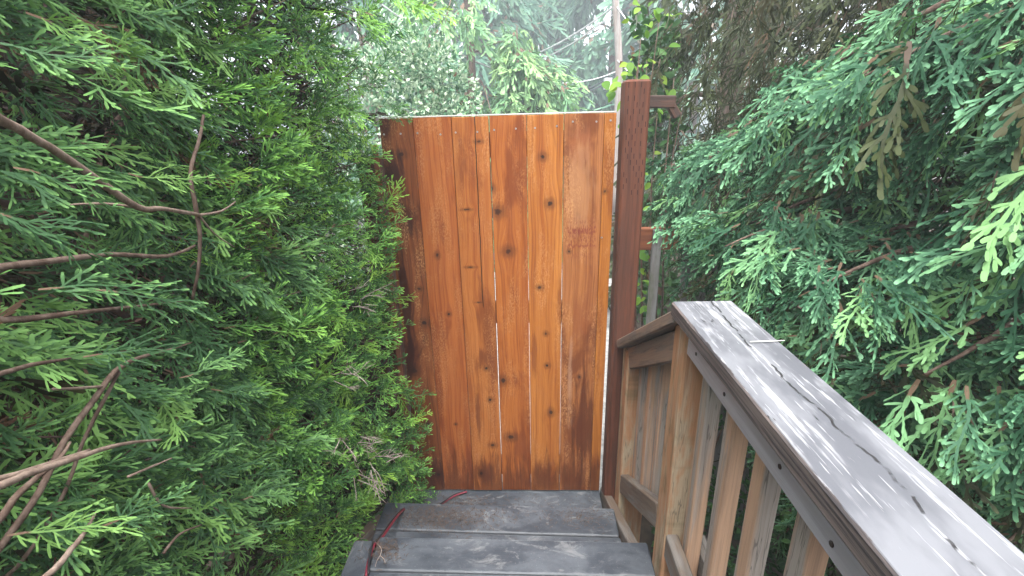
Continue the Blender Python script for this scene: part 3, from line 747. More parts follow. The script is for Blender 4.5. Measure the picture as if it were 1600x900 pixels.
limb(left, M['bark'], LX((262, -60, -1.02), (246, 20, -1.02), (215, 110, -1.0), (192, 185, -0.98), (160, 330, -1.0), (150, 600, -1.05)) + [Vector((-1.02, 0.95, -0.22))], [.016, .018, .02, .022, .025, .03, .036], 1, 'trunk')
limb(left, M['bark_pale'], LX((-60, 150, -0.43), (0, 186, -0.44), (60, 220, -0.455), (120, 258, -0.47), (215, 324, -0.50), (255, 326, -0.52), (311, 336, -0.55)), [0.0045, 0.0043, 0.0040, 0.0039, 0.0043, 0.0033, 0.0032], 2)
limb(left, M['bark_pale'], LX((311, 336, -0.55), (345, 330, -0.555), (368, 315, -0.56)), [0.0025, 0.0019, 0.0010], 3)
limb(left, M['bark_pale'], LX((311, 336, -0.55), (335, 365, -0.56), (366, 386, -0.57)), [0.0020, 0.0014, 0.0009], 4)
limb(left, M['bark'], LX((318, 180, -0.58), (312, 215, -0.57), (298, 270, -0.56), (306, 325, -0.555), (312, 370, -0.56), (310, 420, -0.57), (300, 470, -0.6)), [0.0022, 0.0029, 0.0032, 0.0036, 0.0032, 0.0029, 0.0022], 5)
limb(left, M['bark_pale'], LX((215, 324, -0.50), (160, 318, -0.51), (110, 320, -0.515)), [0.0019, 0.0016, 0.0009], 6)
limb(left, M['bark'], LX((-40, 422, -0.60), (60, 410, -0.60), (170, 398, -0.60), (260, 400, -0.60), (305, 384, -0.60)), [0.0050, 0.0043, 0.0036, 0.0032, 0.0022], 7)
limb(left, M['bark'], LX((190, 20, -0.8), (250, 90, -0.72), (300, 150, -0.66), (390, 240, -0.62)), [0.0036, 0.0032, 0.0029, 0.0014], 8)
limb(left, M['bark'], LX((150, 100, -0.8), (230, 165, -0.7), (290, 215, -0.66)), [0.0029, 0.0025, 0.0014], 9)
limb(left, M['bark'], LX((40, 800, -0.58), (100, 690, -0.58), (150, 620, -0.58), (180, 580, -0.58), (215, 560, -0.585), (260, 548, -0.59), (300, 535, -0.6)), [0.0036, 0.0038, 0.0038, 0.0036, 0.0030, 0.0022, 0.0010], 10)
limb(left, M['bark'], LX((90, 790, -0.62), (130, 690, -0.6), (165, 620, -0.585), (190, 575, -0.58)), [0.0024, 0.0024, 0.0025, 0.0022], 11)
limb(left, M['bark_pale'], LX((82, 608, -0.57), (130, 606, -0.575), (165, 603, -0.58)), [0.0016, 0.0018, 0.0022], 12)
limb(left, M['bark_pale'], LX((-30, 768, -0.47), (40, 742, -0.475), (120, 715, -0.48), (190, 694, -0.49), (252, 687, -0.50)), [0.0037, 0.0034, 0.0029, 0.0022, 0.0012], 13)
limb(left, M['bark_pale'], LX((-30, 755, -0.48), (60, 730, -0.485), (140, 704, -0.49)), [0.0029, 0.0025, 0.0022], 14)
limb(left, M['bark'], LX((-20, 830, -0.5), (30, 770, -0.5), (90, 720, -0.5), (110, 690, -0.5)), [0.0036, 0.0032, 0.0022, 0.0014], 15)
limb(left, M['bark_pale'], LX((60, 910, -0.46), (110, 860, -0.47), (133, 830, -0.48), (150, 800, -0.5)), [0.0030, 0.0029, 0.0022, 0.0012], 16)
limb(left, M['bark_pale'], LX((200, 745, -0.52), (240, 728, -0.53), (268, 716, -0.53)), [0.0017, 0.0016, 0.0009], 17)
limb(left, M['bark_pale'], LX((232, 755, -0.53), (255, 790, -0.53), (300, 794, -0.53)), [0.0019, 0.0017, 0.0007], 18)
limb(left, M['bark'], LX((255, 865, -0.52), (280, 835, -0.52), (315, 820, -0.52)), [0.0022, 0.0018, 0.0011], 19)
limb(left, M['bark'], LX((-30, 500, -0.62), (40, 498, -0.61), (110, 490, -0.60), (200, 480, -0.62), (290, 470, -0.66)), [0.0048, 0.0042, 0.0034, 0.0024, 0.0012], 20)
limb(left, M['bark'], LX((-30, 590, -0.52), (50, 570, -0.53), (110, 560, -0.54)), [0.0029, 0.0025, 0.0014], 21)
for k in range(26):
    y, z = r.uniform(0.3, 1.15), r.uniform(0.4, 2.2)
    x = xs_left(y, z)
    a = Vector((x - 0.42, y + r.uniform(-.1, .1), z - r.uniform(-.1, .15))); b = Vector((x - 0.02, y + r.uniform(-.15, .25), z + r.uniform(-.12, .12)))
    limb(left, M['bark'], [a, (a + b) / 2 + rv(r, 0.02), b], [.005, .0035, .0012], 30 + k, seg=6)

# ---- dense bright cypress beside the gate
fine = thing('dense_cypress', 'dense bright green cypress shrub between the steps and the gate', 'conifer', (-0.85, 1.5, -0.22))
r = random.Random(22)
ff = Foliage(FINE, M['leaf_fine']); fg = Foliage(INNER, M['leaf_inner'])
bq, bq2 = Bumps(31), Bumps(32, 6, (8, 18))
def xs_fine(y, z):
    low = min(1, max(0, (0.75 - z) / 0.3))
    base = -0.550 + (0.05 + 0.22 * low) * (y - 1.45) + (0.12 * max(0, z - 1.72) if z > 1.72 else 0) - 0.012 * low
    return base + 0.03 * min(1, max(0, (y - 1.45) / .15)) + 0.05 * bq(y * 3, z * 3) + 0.055 * bq2(y, z)
for k in range(2150):
    y, z = r.uniform(0.92, 1.74), r.uniform(-0.05, 2.3)
    dep = r.expovariate(1 / 0.11)
    if dep > 0.5: dep = r.uniform(0, .5)
    if z > 1.72 and r.random() < 0.2: continue
    hole_ = any((y - hy) ** 2 + ((z - hz)) ** 2 < hr * hr for hy, hz, hr in ((1.60, 0.62, .075), (1.50, 0.78, .05)))
    if hole_: dep += 0.16
    p0 = Vector((xs_fine(y, z) - dep, y, z))
    q = px_of(p0)
    axis = Vector((0.65, r.gauss(-0.2, 0.5), r.gauss(0.28, 0.45)))
    nrm = Vector((r.gauss(0.3, .32), r.gauss(-0.7, .32), r.gauss(0.55, .32)))
    pr = (1.0 - dep * 4 + r.random() * 0.3) if in_view(p0, 0) else 0
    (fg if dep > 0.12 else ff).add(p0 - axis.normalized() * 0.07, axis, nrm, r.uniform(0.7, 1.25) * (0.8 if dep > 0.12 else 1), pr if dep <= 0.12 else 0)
# overhanging wisps above the gate's left corner and in the top middle
for px, py, Y, ax, sc in [(590, 165, 1.6, (0.8, 0, -.1), 0.9), (600, 185, 1.62, (.8, 0, .15), .8), (600, -10, 1.5, (.8, .2, -.15), 1.2), (570, 20, 1.45, (.8, .1, -.3), 1.2), (620, 8, 1.55, (.8, .1, -.1), 1.0), (655, 5, 1.6, (.8, .1, -.2), 1.0), (560, 60, 1.5, (.8, 0, .1), 1.), (575, 100, 1.55, (.8, 0, 0), .9), (540, 20, 1.4, (.7, 0, -.3), 1.2), (585, -25, 1.4, (.9, 0, -.3), 1.3), (530, -30, 1.3, (.9, 0, -.2), 1.3), (600, 515, 1.62, (.8, .1, -.05), .6), (598, 620, 1.6, (.8, .1, -.2), .6), (612, 700, 1.6, (.7, -.1, -.2), .7), (605, 740, 1.55, (.7, 0, -.2), .7)]:
    ff.add(onY(px, py, Y), ax, (0.1, -0.8, 0.6), sc, 3.0)
for k in range(90):  # unseen top growth over the frame, added to shade what is below
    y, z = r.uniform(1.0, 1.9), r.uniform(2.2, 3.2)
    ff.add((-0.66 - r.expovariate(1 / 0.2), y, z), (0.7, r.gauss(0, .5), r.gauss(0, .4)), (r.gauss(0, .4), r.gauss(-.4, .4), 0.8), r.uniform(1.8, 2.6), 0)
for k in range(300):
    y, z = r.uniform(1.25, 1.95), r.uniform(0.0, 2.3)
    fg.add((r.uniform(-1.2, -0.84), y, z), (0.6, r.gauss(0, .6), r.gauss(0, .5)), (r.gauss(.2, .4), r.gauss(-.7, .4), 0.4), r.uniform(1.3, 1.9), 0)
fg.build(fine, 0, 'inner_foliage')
print('fine sprays', ff.build(fine, 300))
for k, (y, h) in enumerate(((1.15, 2.2), (1.42, 2.3), (1.62, 2.1))):
    limb(fine, M['bark'], [(-0.86, y, -0.22), (-0.84, y + .02, .5), (-0.86, y - .02, 1.3), (-0.83, y, h)], [.022, .019, .014, .006], 60 + k, 'trunk')
for k in range(34):
    y, z = r.uniform(0.98, 1.7), r.uniform(0.1, 2.0)
    x = xs_fine(y, z)
    a = Vector((-0.85, y + r.uniform(-.1, .1), z - r.uniform(0, .12))); b = Vector((x + 0.0, y + r.uniform(-.1, .1), z + r.uniform(-.03, .06)))
    limb(fine, M['bark'], [a, (a + b) / 2 + rv(r, 0.015), b], [.0045, .003, .001], 70 + k, seg=6)
# dead grey twigs
def dead(px, py, X, dirs, n, seed, spread=0.5, L=0.10):
    rr = random.Random(seed)
    o = onX(px, py, X)
    for k in range(n):
        d = (Vector(dirs) + rv(rr, spread * 0.5)).normalized()
        s_ = o + rv(rr, 0.02)
        l = L * rr.uniform(0.5, 1.1)
        pts = [s_, s_ + d * l * .5 + rv(rr, 0.006), s_ + d * l + Vector((0, 0, rr.uniform(-.2, .2) * l))]
        tube('dead_twig', M['deadwood'], pts, [.0016, .0012, .0006], fine, 5, 0.15, seed + k)
        for j in range(3):
            t = rr.uniform(0.35, 0.9); q = s_ + d * l * t
            d2 = (d + rv(rr, 0.5)).normalized()
            tube('dead_twig', M['deadwood'], [q, q + d2 * l * .18, q + d2 * l * .36], [.0009, .0008, .0004], fine, 4, 0.1, seed + k + j)
dead(560, 470, -0.55, (0.8, -0.1, 0.25), 6, 500, 0.5)
dead(540, 595, -0.53, (0.8, -0.2, 0.15), 4, 520, 0.4)
dead(560, 690, -0.54, (0.75, -0.3, 0.1), 10, 540, 0.8)
dead(575, 735, -0.52, (0.5, -0.4, -0.6), 9, 560, 0.7)
dead(600, 705, -0.52, (0.9, 0.3, -0.05), 4, 580, 0.3)
dead(520, 690, -0.56, (0.4, -0.4, 0.3), 5, 600, 0.9)

# fence of dark boards behind the left hedge
bf = thing('board_fence', 'dark brown horizontal board fence behind the left hedge', 'fence', (-1.45, 0.8, -0.22))
for k in range(18):
    z = -0.1 + k * 0.145
    board('fence_board', M['dark_fence'], (-1.45 + rnd.uniform(-.003, .003), -0.9, z), (-1.45 + rnd.uniform(-.003, .003), 2.05, z), (0.08, 0, 1), 0.156, 0.02, bf)
for k in range(8):
    z = -0.1 + k * 0.145
    board('fence_board', M['dark_fence'], (-1.43, 1.93, z), (-0.64, 1.93, z), (0, 0.08, 1), 0.156, 0.02, bf)
for y in (-0.8, 0.6, 2.0):
    board('fence_post', M['dark_fence'], (-1.51, y, -0.22), (-1.51, y, 2.5), (1, 0, 0), 0.09, 0.09, bf)

# ---- blue-green cedar on the right
cedar_t = thing('blue_cedar', 'large blue green cedar with drooping sprays over the railing at right', 'conifer', (1.55, 1.25, -0.22))
r = random.Random(23)
fb = Foliage(BLUE, M['leaf_blue'])
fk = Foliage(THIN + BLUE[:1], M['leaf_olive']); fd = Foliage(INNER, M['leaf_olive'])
limb(cedar_t, M['bark'], [(1.62, 1.35, -0.22), (1.60, 1.33, .6), (1.56, 1.3, 1.5), (1.5, 1.28, 2.6), (1.46, 1.25, 3.8)], [.11, .09, .08, .065, .04], 90, 'trunk', seg=14)
# limbs given by points in space; sprays grow off both sides of each and droop
limbs = [
    # upper shelf sweeping out over the railing
    ([(1.5, 1.3, 2.05), (1.15, 1.25, 2.0), (0.92, 1.3, 1.86), (0.74, 1.5, 1.70)], 1.0),
    ([(1.5, 1.2, 2.0), (1.2, 1.0, 1.95), (0.95, 0.88, 1.83), (0.80, 0.9, 1.74)], 1.0),
    ([(1.5, 1.4, 1.9), (1.2, 1.6, 1.85), (0.9, 1.75, 1.66), (0.66, 1.8, 1.52)], 1.0),
    ([(1.5, 1.3, 1.95), (1.1, 1.15, 1.9), (0.86, 1.08, 1.80), (0.74, 1.15, 1.72)], 1.0),
    ([(1.5, 1.3, 1.90), (1.1, 1.35, 1.86), (0.84, 1.35, 1.74), (0.68, 1.42, 1.62)], 1.0),
    ([(1.5, 1.1, 1.98), (1.25, 0.8, 1.92), (1.02, 0.68, 1.82), (0.88, 0.66, 1.72)], 1.0),
    ([(1.5, 1.5, 1.80), (1.1, 1.85, 1.72), (0.80, 2.0, 1.54), (0.58, 2.0, 1.44)], .9),
    # middle clump above the rail end
    ([(1.5, 1.4, 1.45), (1.1, 1.5, 1.46), (0.82, 1.5, 1.38), (0.60, 1.45, 1.30)], 0.9),
    ([(1.5, 1.3, 1.4), (1.1, 1.25, 1.42), (0.84, 1.2, 1.34), (0.66, 1.18, 1.28)], 0.9),
    ([(1.5, 1.5, 1.35), (1.1, 1.7, 1.38), (0.80, 1.75, 1.30), (0.62, 1.68, 1.24)], 0.9),
    ([(1.5, 1.4, 1.50), (1.1, 1.38, 1.52), (0.80, 1.34, 1.45), (0.64, 1.32, 1.36)], 0.9),
    ([(1.5, 1.5, 1.55), (1.1, 1.8, 1.56), (0.76, 1.95, 1.44), (0.57, 1.95, 1.32)], 0.9),
    ([(1.5, 1.3, 1.35), (1.1, 1.2, 1.37), (0.82, 1.06, 1.35), (0.62, 0.98, 1.29)], 0.85),
    ([(1.5, 1.4, 1.4), (1.0, 1.35, 1.43), (0.72, 1.30, 1.39), (0.54, 1.27, 1.31)], 0.85),
    # right side, low
    ([(1.5, 1.2, 1.3), (1.15, 0.95, 1.34), (0.9, 0.82, 1.26), (0.74, 0.80, 1.18)], 1.0),
    ([(1.5, 1.2, 1.1), (1.2, 1.0, 1.12), (0.95, 0.95, 1.04), (0.78, 0.98, 0.94)], 1.0),
    ([(1.5, 1.2, 1.0), (1.2, 0.85, 1.0), (0.98, 0.72, 0.94), (0.84, 0.68, 0.86)], 1.0),
    ([(1.5, 1.3, 1.6), (1.2, 1.0, 1.62), (0.98, 0.78, 1.55), (0.86, 0.68, 1.46)], 1.0),
    ([(1.5, 1.4, 0.8), (1.2, 1.2, 0.82), (0.95, 1.15, 0.72), (0.80, 1.15, 0.62)], 0.9),
    ([(1.5, 1.2, 1.25), (1.15, 1.08, 1.24), (0.90, 1.02, 1.16), (0.72, 1.02, 1.08)], 0.95),
    ([(1.5, 1.1, 0.85), (1.2, 0.75, 0.82), (1.0, 0.60, 0.76), (0.88, 0.55, 0.68)], 0.95),
    ([(1.5, 1.1, 1.45), (1.2, 0.8, 1.42), (1.0, 0.62, 1.34), (0.88, 0.56, 1.24)], 0.95),
]
def bez(P, t):
    P = [Vector(p) for p in P]
    u = 1 - t
    return P[0] * u ** 3 + P[1] * 3 * u * u * t + P[2] * 3 * u * t * t + P[3] * t ** 3
for li, (P, sc) in enumerate(limbs):
    pts = [bez(P, k / 6) for k in range(7)]
    limb(cedar_t, M['bark'], pts, [.02, .016, .013, .010, .007, .004, .0018], 100 + li)
    for k in range(90):
        t = r.uniform(0.28, 1.02)
        p = bez(P, t); tg = (bez(P, min(1, t + .05)) - bez(P, t - .05)).normalized()
        side = tg.cross(Vector((0, 0, 1))).normalized() * r.choice((-1, 1))
        under = r.random() < 0.45
        axis = (tg * r.uniform(0.3, 1.0) + side * r.uniform(0.2, 1.0) + Vector((0, 0, r.uniform(-0.9, -0.3) if under else r.uniform(-0.35, 0.15))))
        off = side * r.uniform(0, 0.13) + Vector((0, 0, r.uniform(-0.20, -0.03) if under else r.uniform(-0.03, 0.06)))
        nrm = Vector((r.gauss(-0.2, .4), r.gauss(-0.35, .4), 1.0)) if not under else Vector((r.gauss(-.6, .4), r.gauss(-.6, .4), 0.5))
        q = p + off
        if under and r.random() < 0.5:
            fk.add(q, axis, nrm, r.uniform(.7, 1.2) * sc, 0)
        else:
            fb.add(q, axis, nrm, r.uniform(.65, 1.15) * sc, (1.0 + r.random() * .4 - 0.5 * under - 0.6 * max(0, q.x - 0.7)) if in_view(q, 0) else 0)
print('cedar sprays', fb.build(cedar_t, 300))
# drooping olive inner foliage and overhead curtain
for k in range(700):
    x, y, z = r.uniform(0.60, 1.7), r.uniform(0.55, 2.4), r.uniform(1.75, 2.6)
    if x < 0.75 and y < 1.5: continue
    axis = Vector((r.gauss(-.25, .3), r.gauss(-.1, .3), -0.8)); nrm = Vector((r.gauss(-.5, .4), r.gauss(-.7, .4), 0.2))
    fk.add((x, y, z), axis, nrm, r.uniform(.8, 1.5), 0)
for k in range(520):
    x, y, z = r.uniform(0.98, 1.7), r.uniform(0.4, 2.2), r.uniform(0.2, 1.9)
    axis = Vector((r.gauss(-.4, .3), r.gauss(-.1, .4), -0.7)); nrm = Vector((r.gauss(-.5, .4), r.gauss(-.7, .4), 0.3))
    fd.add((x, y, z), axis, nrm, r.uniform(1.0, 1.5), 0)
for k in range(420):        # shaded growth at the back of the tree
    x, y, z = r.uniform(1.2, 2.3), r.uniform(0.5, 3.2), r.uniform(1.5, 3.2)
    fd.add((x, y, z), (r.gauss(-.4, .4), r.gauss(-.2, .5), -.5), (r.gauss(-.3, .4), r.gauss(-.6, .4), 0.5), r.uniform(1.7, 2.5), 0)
for k in range(260):        # unseen canopy above the frame, added to keep light off the steps
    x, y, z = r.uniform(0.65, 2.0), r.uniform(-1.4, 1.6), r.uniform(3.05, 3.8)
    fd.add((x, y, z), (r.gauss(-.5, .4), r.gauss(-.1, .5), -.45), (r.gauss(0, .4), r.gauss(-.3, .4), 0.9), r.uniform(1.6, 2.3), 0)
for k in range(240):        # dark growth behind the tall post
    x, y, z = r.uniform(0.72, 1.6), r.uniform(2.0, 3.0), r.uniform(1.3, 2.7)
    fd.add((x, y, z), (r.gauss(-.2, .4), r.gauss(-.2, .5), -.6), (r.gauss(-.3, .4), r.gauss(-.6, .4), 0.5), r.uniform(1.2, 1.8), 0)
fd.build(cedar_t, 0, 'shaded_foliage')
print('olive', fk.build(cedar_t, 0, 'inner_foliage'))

# ------------------------------------------------------------------ simple leaves for the farther plants
def leaf_cloud(pts, dirs, size, r, kind='oval', droop=0.0):
    """numpy arrays of folded leaf faces at given points"""
    n = len(pts)
    rs = np.random.RandomState(r)
    a = dirs + rs.normal(0, 0.5, (n, 3)); a[:, 2] -= droop
    a /= np.linalg.norm(a, axis=1)[:, None]
    b = rs.normal(0, 1, (n, 3)); b -= (b * a).sum(1)[:, None] * a; b /= np.linalg.norm(b, axis=1)[:, None]
    c = np.cross(a, b)
    s = (size * rs.uniform(0.6, 1.25, n))[:, None]
    wd = {'oval': 0.27, 'narrow': 0.13}[kind]
    V = np.stack([pts, pts + a * s * .35 + b * s * wd + c * s * .06, pts + a * s * .72 + b * s * wd * .8 + c * s * .05, pts + a * s - c * s * .08,
                  pts + a * s * .72 - b * s * wd * .8 + c * s * .05, pts + a * s * .35 - b * s * wd + c * s * .06], 1).reshape(-1, 3)
    o = (np.arange(n) * 6)[:, None, None]
    T = (np.array([[0, 1, 2], [0, 2, 3], [0, 3, 4], [0, 4, 5]])[None] + o).reshape(-1, 3)
    age = np.repeat(np.clip(rs.normal(0.6, 0.2, n), 0.2, 1), 6); tint = np.repeat(rs.rand(n), 6)
    return V, T, age, tint
def shell_points(centers, radii, n, seed, thick=0.35):
    rs = np.random.RandomState(seed)
    w = np.array([rr[0] * rr[1] for rr in radii]); w = w / w.sum()
    idx = rs.choice(len(centers), n, p=w)
    d = rs.normal(0, 1, (n, 3)); d /= np.linalg.norm(d, axis=1)[:, None]
    u = 1 - thick * rs.rand(n) ** 2
    return np.array(centers)[idx] + d * np.array(radii)[idx] * u[:, None], d
def leafy(root, name, mat, pts, dirs, size, seed, kind='oval', droop=0.0):
    V, T, a, t = leaf_cloud(pts, dirs, size, seed, kind, droop)
    W = WM[root]
    m = np_mesh(name, V - np.array(W.translation), T, {'age': a, 'tint': t}, mat)
    return tag(link(name, m, None, W, root), kind='stuff')

# dark ivy under and behind the railing
ivy = thing('ivy', 'dark green ivy growing behind the railing balusters', 'ivy', (0.85, 0.9, -0.22))
cs = [(rnd.uniform(0.66, 1.25), rnd.uniform(0.2, 2.0), rnd.uniform(-0.1, 0.62)) for _ in range(46)]
pts, dr = shell_points(cs, [(rnd.uniform(.08, .2),) * 3 for _ in cs], 6500, 41, 0.6)
keep = pts[:, 0] > 0.52
leafy(ivy, 'crown', M['leaf_ivy'], pts[keep], dr[keep] + np.array([-.6, -.3, .3]), 0.034, 42)
for k in range(8):
    y = 0.3 + k * 0.22
    limb(ivy, M['bark'], [(0.8, y, -0.22), (0.74, y + .05, 0.1), (0.78, y + .02, 0.45)], [.008, .006, .003], 200 + k, 'stem', seg=6)

# yellow-green vine leaves around the tall post
vine = thing('broadleaf_vine', 'yellow green broad leaved vine behind the tall gate post', 'vine', (0.6, 2.3, -0.22))
def leaf_mesh(name, mat, age=0.7):
    Lf, n = 1.0, 6
    V, T, A = [], [], []
    for i in range(n + 1):
        u = i / n; w = 0.30 * math.sin(math.pi * min(1, u * 0.97 + 0.03)) ** 0.75 * (1.15 - 0.4 * u)
        if i == n: w = 0.004
        zz = -0.18 * u * u
        V += [(u, -w, zz + 0.22 * w), (u, 0, zz), (u, w, zz + 0.22 * w)]; A += [age, age * .85, age]
    for i in range(n):
        for k in range(2):
            a = i * 3 + k; T += [(a, a + 3, a + 4), (a, a + 4, a + 1)]
    return np_mesh(name, np.array(V, np.float32), np.array(T), {'age': A, 'tint': np.zeros(len(A))}, mat)
lm = leaf_mesh('leaf', M['leaf_vine'])
r = random.Random(51)
def put_leaf(root, mesh, p, s, r, up=0.3):
    a = Vector((r.gauss(-.2, .6), r.gauss(-.5, .4), r.gauss(-.35, .4))); n = Vector((r.gauss(0, .5), r.gauss(-.6, .4), r.gauss(.8, .3)))
    Rm = spray_frame(a, n) * s
    link('leaf', mesh, None, Matrix.Translation(p) @ Matrix(Rm.tolist()).to_4x4(), root)
for k in range(85):
    u = r.random()
    if u < 0.30: p = onY(r.gauss(975, 18), r.gauss(135, 22), r.uniform(2.05, 2.5))
    elif u < 0.62: p = onY(r.gauss(1020, 22), r.uniform(5, 175), r.uniform(2.1, 2.6))
    elif u < 0.8: p = onY(r.uniform(1000, 1035), r.uniform(170, 360), r.uniform(2.1, 2.6))
    else: p = onY(r.uniform(985, 1015), r.uniform(395, 500), r.uniform(2.05, 2.3))
    put_leaf(vine, lm, p, r.uniform(0.030, 0.060), r)
for k in range(7):
    x = 0.45 + k * 0.035
    limb(vine, M['bark'], [(x + .1, 2.3, -0.22), (x + .05, 2.32, .6), (x, 2.28 + r.uniform(-.1, .1), 1.3), (x + r.uniform(-.08, .1), 2.3, 1.75 + r.uniform(-.1, .35))], [.008, .006, .004, .0015], 220 + k, 'stem', seg=6)
pts = np.array([tuple(onY(r.uniform(985, 1060), r.uniform(20, 500), r.uniform(2.5, 3.1))) for _ in range(1300)])
leafy(vine, 'back_leaves', M['leaf_ivy'], pts, np.tile([-.1, -.6, 0], (len(pts), 1)), 0.06, 52)

# variegated shrub beyond the gate
hs = thing('variegated_shrub', 'silvery green variegated shrub with tiny leaves rising behind the gate', 'shrub', (-0.95, 4.3, -0.22))
cs = [tuple(onY(px, py, Y)) for px, py, Y in [(600, 120, 4.1), (640, 110, 4.2), (680, 110, 4.2), (705, 150, 4.2), (640, 180, 4.0), (690, 190, 4.0), (590, 190, 4.0), (560, 140, 4.2), (660, 90, 4.3), (620, 80, 4.4), (520, 180, 4.3), (540, 100, 4.5), (630, 260, 4.0), (560, 260, 4.0), (700, 240, 4.1), (480, 260, 4.3), (470, 150, 4.5)]]
cs += [(x, 4.2, z) for x in (-1.9, -1.5, -1.1, -.8) for z in (0.2, 0.7, 1.1)]
pts, dr = shell_points(cs, [(.24, .24, .22)] * len(cs), 17000, 61, 0.4)
leafy(hs, 'crown', M['leaf_holly'], pts, dr, 0.042, 62)
for k in range(6):
    x = -1.5 + k * 0.2
    limb(hs, M['bark'], [(-1.0 + .05 * k, 4.3, -.22), ((x - 1) / 2, 4.3, .7), (x, 4.3, 1.6), (x, 4.3, 2.0)], [.02, .015, .01, .004], 240 + k, 'trunk', seg=7)

# coarse drooping spray for distant conifers
FAR = [make_spray(600 + i, 0.34, 7, 0.15, 42, 0.095, 0.028, 0.15, curl=-0.5, jit=0.5) for i in range(5)]
print('far', len(FAR[0][1]))
def conifer(name, label, base, h, rad, n, mat, seed, z0=0.1, lean=(0, 0), droop=-0.5, size=1.0, trunk_r=0.12, gaps_=0.0, group=None):
    root = thing(name, label, 'tree', base, group)
    rr = random.Random(seed)
    f = Foliage(FAR, mat)
    bx_, by_, bz_ = base
    tp = Vector((bx_ + lean[0], by_ + lean[1], bz_ + h))
    limb(root, M['bark'], [Vector(base), Vector(base).lerp(tp, .4) + rv(rr, .04), Vector(base).lerp(tp, .75), tp], [trunk_r, trunk_r * .8, trunk_r * .5, trunk_r * .12], seed, 'trunk', seg=10)
    nb = max(8, int(h * 5))
    for b in range(nb):
        t = z0 + (0.98 - z0) * (b + rr.random()) / nb
        if rr.random() < gaps_: continue
        c = Vector(base).lerp(tp, t)
        ang = rr.uniform(0, 6.283)
        R0 = rad * (1.02 - t) ** 0.8 * rr.uniform(0.7, 1.15)
        d = Vector((math.cos(ang), math.sin(ang), 0))
        e = c + d * R0 + Vector((0, 0, droop * R0 * .5))
        mid = c + d * R0 * .5 + Vector((0, 0, 0.05 * R0))
        if b % 3 == 0: limb(root, M['bark'], [c, mid, e], [trunk_r * .22, trunk_r * .15, trunk_r * .04], seed + b, seg=5)
        for k in range(int(n / nb)):
            u = rr.uniform(0.2, 1.05) ** 0.7
            p = c.lerp(mid, u * 2) if u < .5 else mid.lerp(e, u * 2 - 1)
            sd_ = d.cross(Vector((0, 0, 1))) * rr.choice((-1, 1))
            p = p + sd_ * rr.uniform(0, .35) * R0 * .6 + Vector((0, 0, rr.uniform(-.2, .05)))
            ax = d * rr.uniform(.2, .8) + sd_ * rr.uniform(.1, .8) + Vector((0, 0, rr.uniform(droop * 1.8, 0.1)))
            f.add(p, ax, (rr.gauss(0, .4), rr.gauss(-.5, .4), 1), size * rr.uniform(.7, 1.3), 0)
    f.build(root, 0)
    return root
conifer('pale_cedar', 'pale yellow green cedar with drooping branches behind the variegated shrub', (-0.75, 7.2, -.22), 7.5, 1.75, 1300, M['leaf_pale'], 701, 0.08, droop=-.75, trunk_r=.07)
conifer('pale_cedar', 'small pale green cedar low behind the middle of the gate', (-0.1, 6.6, -.22), 3.0, 0.75, 420, M['leaf_pale'], 702, 0.12, droop=-.8, trunk_r=.05)
spots = [((-3.2, 10.5, -.22), 8.6, 2.6, .1), ((-1.2, 14, -.22), 8.6, 2.6, .0), ((1.1, 17.5, -.22), 8.6, 2.0, .25), ((2.6, 15.5, -.22), 8.6, 2.3, .0), ((0.3, 22, -.22), 8.6, 2.6, .45), ((4.2, 13, -.22), 8.6, 2.6, 0), ((2.2, 25, -.22), 8.6, 2.8, .35), ((-3, 22, -.22), 8.6, 3.2, .1)]
labs = ['tall hazy conifer left of the pale cedar, behind the hedge', 'tall blue green conifer behind the pale cedar', 'thin hazy conifer with bare trunk against the white sky', 'dense blue green conifer left of the utility pole', 'open far conifer with sky showing between its limbs',
        'blue green conifer right of the utility pole behind the vine', 'farthest hazy conifer behind the utility pole', 'far hazy conifer in the top middle']
for k, (b, h, rad, gp) in enumerate(spots):
    conifer('far_conifer', labs[k], b, h, rad, 620, M['leaf_far'], 720 + k * 7, 0.03, droop=-.45, size=2.8, trunk_r=.17, gaps_=gp, group='tall conifers beyond the gate')

conifer('shade_cedar', 'dark dense cedar standing behind the blue green cedar at right', (2.5, 2.5, -.22), 5.5, 1.5, 900, M['leaf_olive'], 741, 0.02, droop=-.6, size=.9)
conifer('shade_cedar', 'dark cedar behind the broadleaf vine and the old fence', (1.75, 4.4, -.22), 6.5, 1.15, 800, M['leaf_olive'], 743, 0.02, droop=-.6, size=.9)
conifer('shade_cedar', 'dark cedar at the far right edge beside the railing', (2.6, 0.4, -.22), 5.5, 1.5, 500, M['leaf_olive'], 745, 0.02, droop=-.6, size=1.0)
# unseen dark wall behind the viewer, added to block frontal light
light_block_wall = thing('light_block_wall', 'unseen dark sided wall added behind the viewer to block light from behind', 'light_block_wall', (0, -1.9, -.22))
for k in range(19):
    z = -0.14 + k * 0.15
    board('siding_board', M['dark_fence'], (-3.4, -1.9, z), (3.4, -1.9, z), (0, 0.08, 1), 0.165, 0.018, light_block_wall)

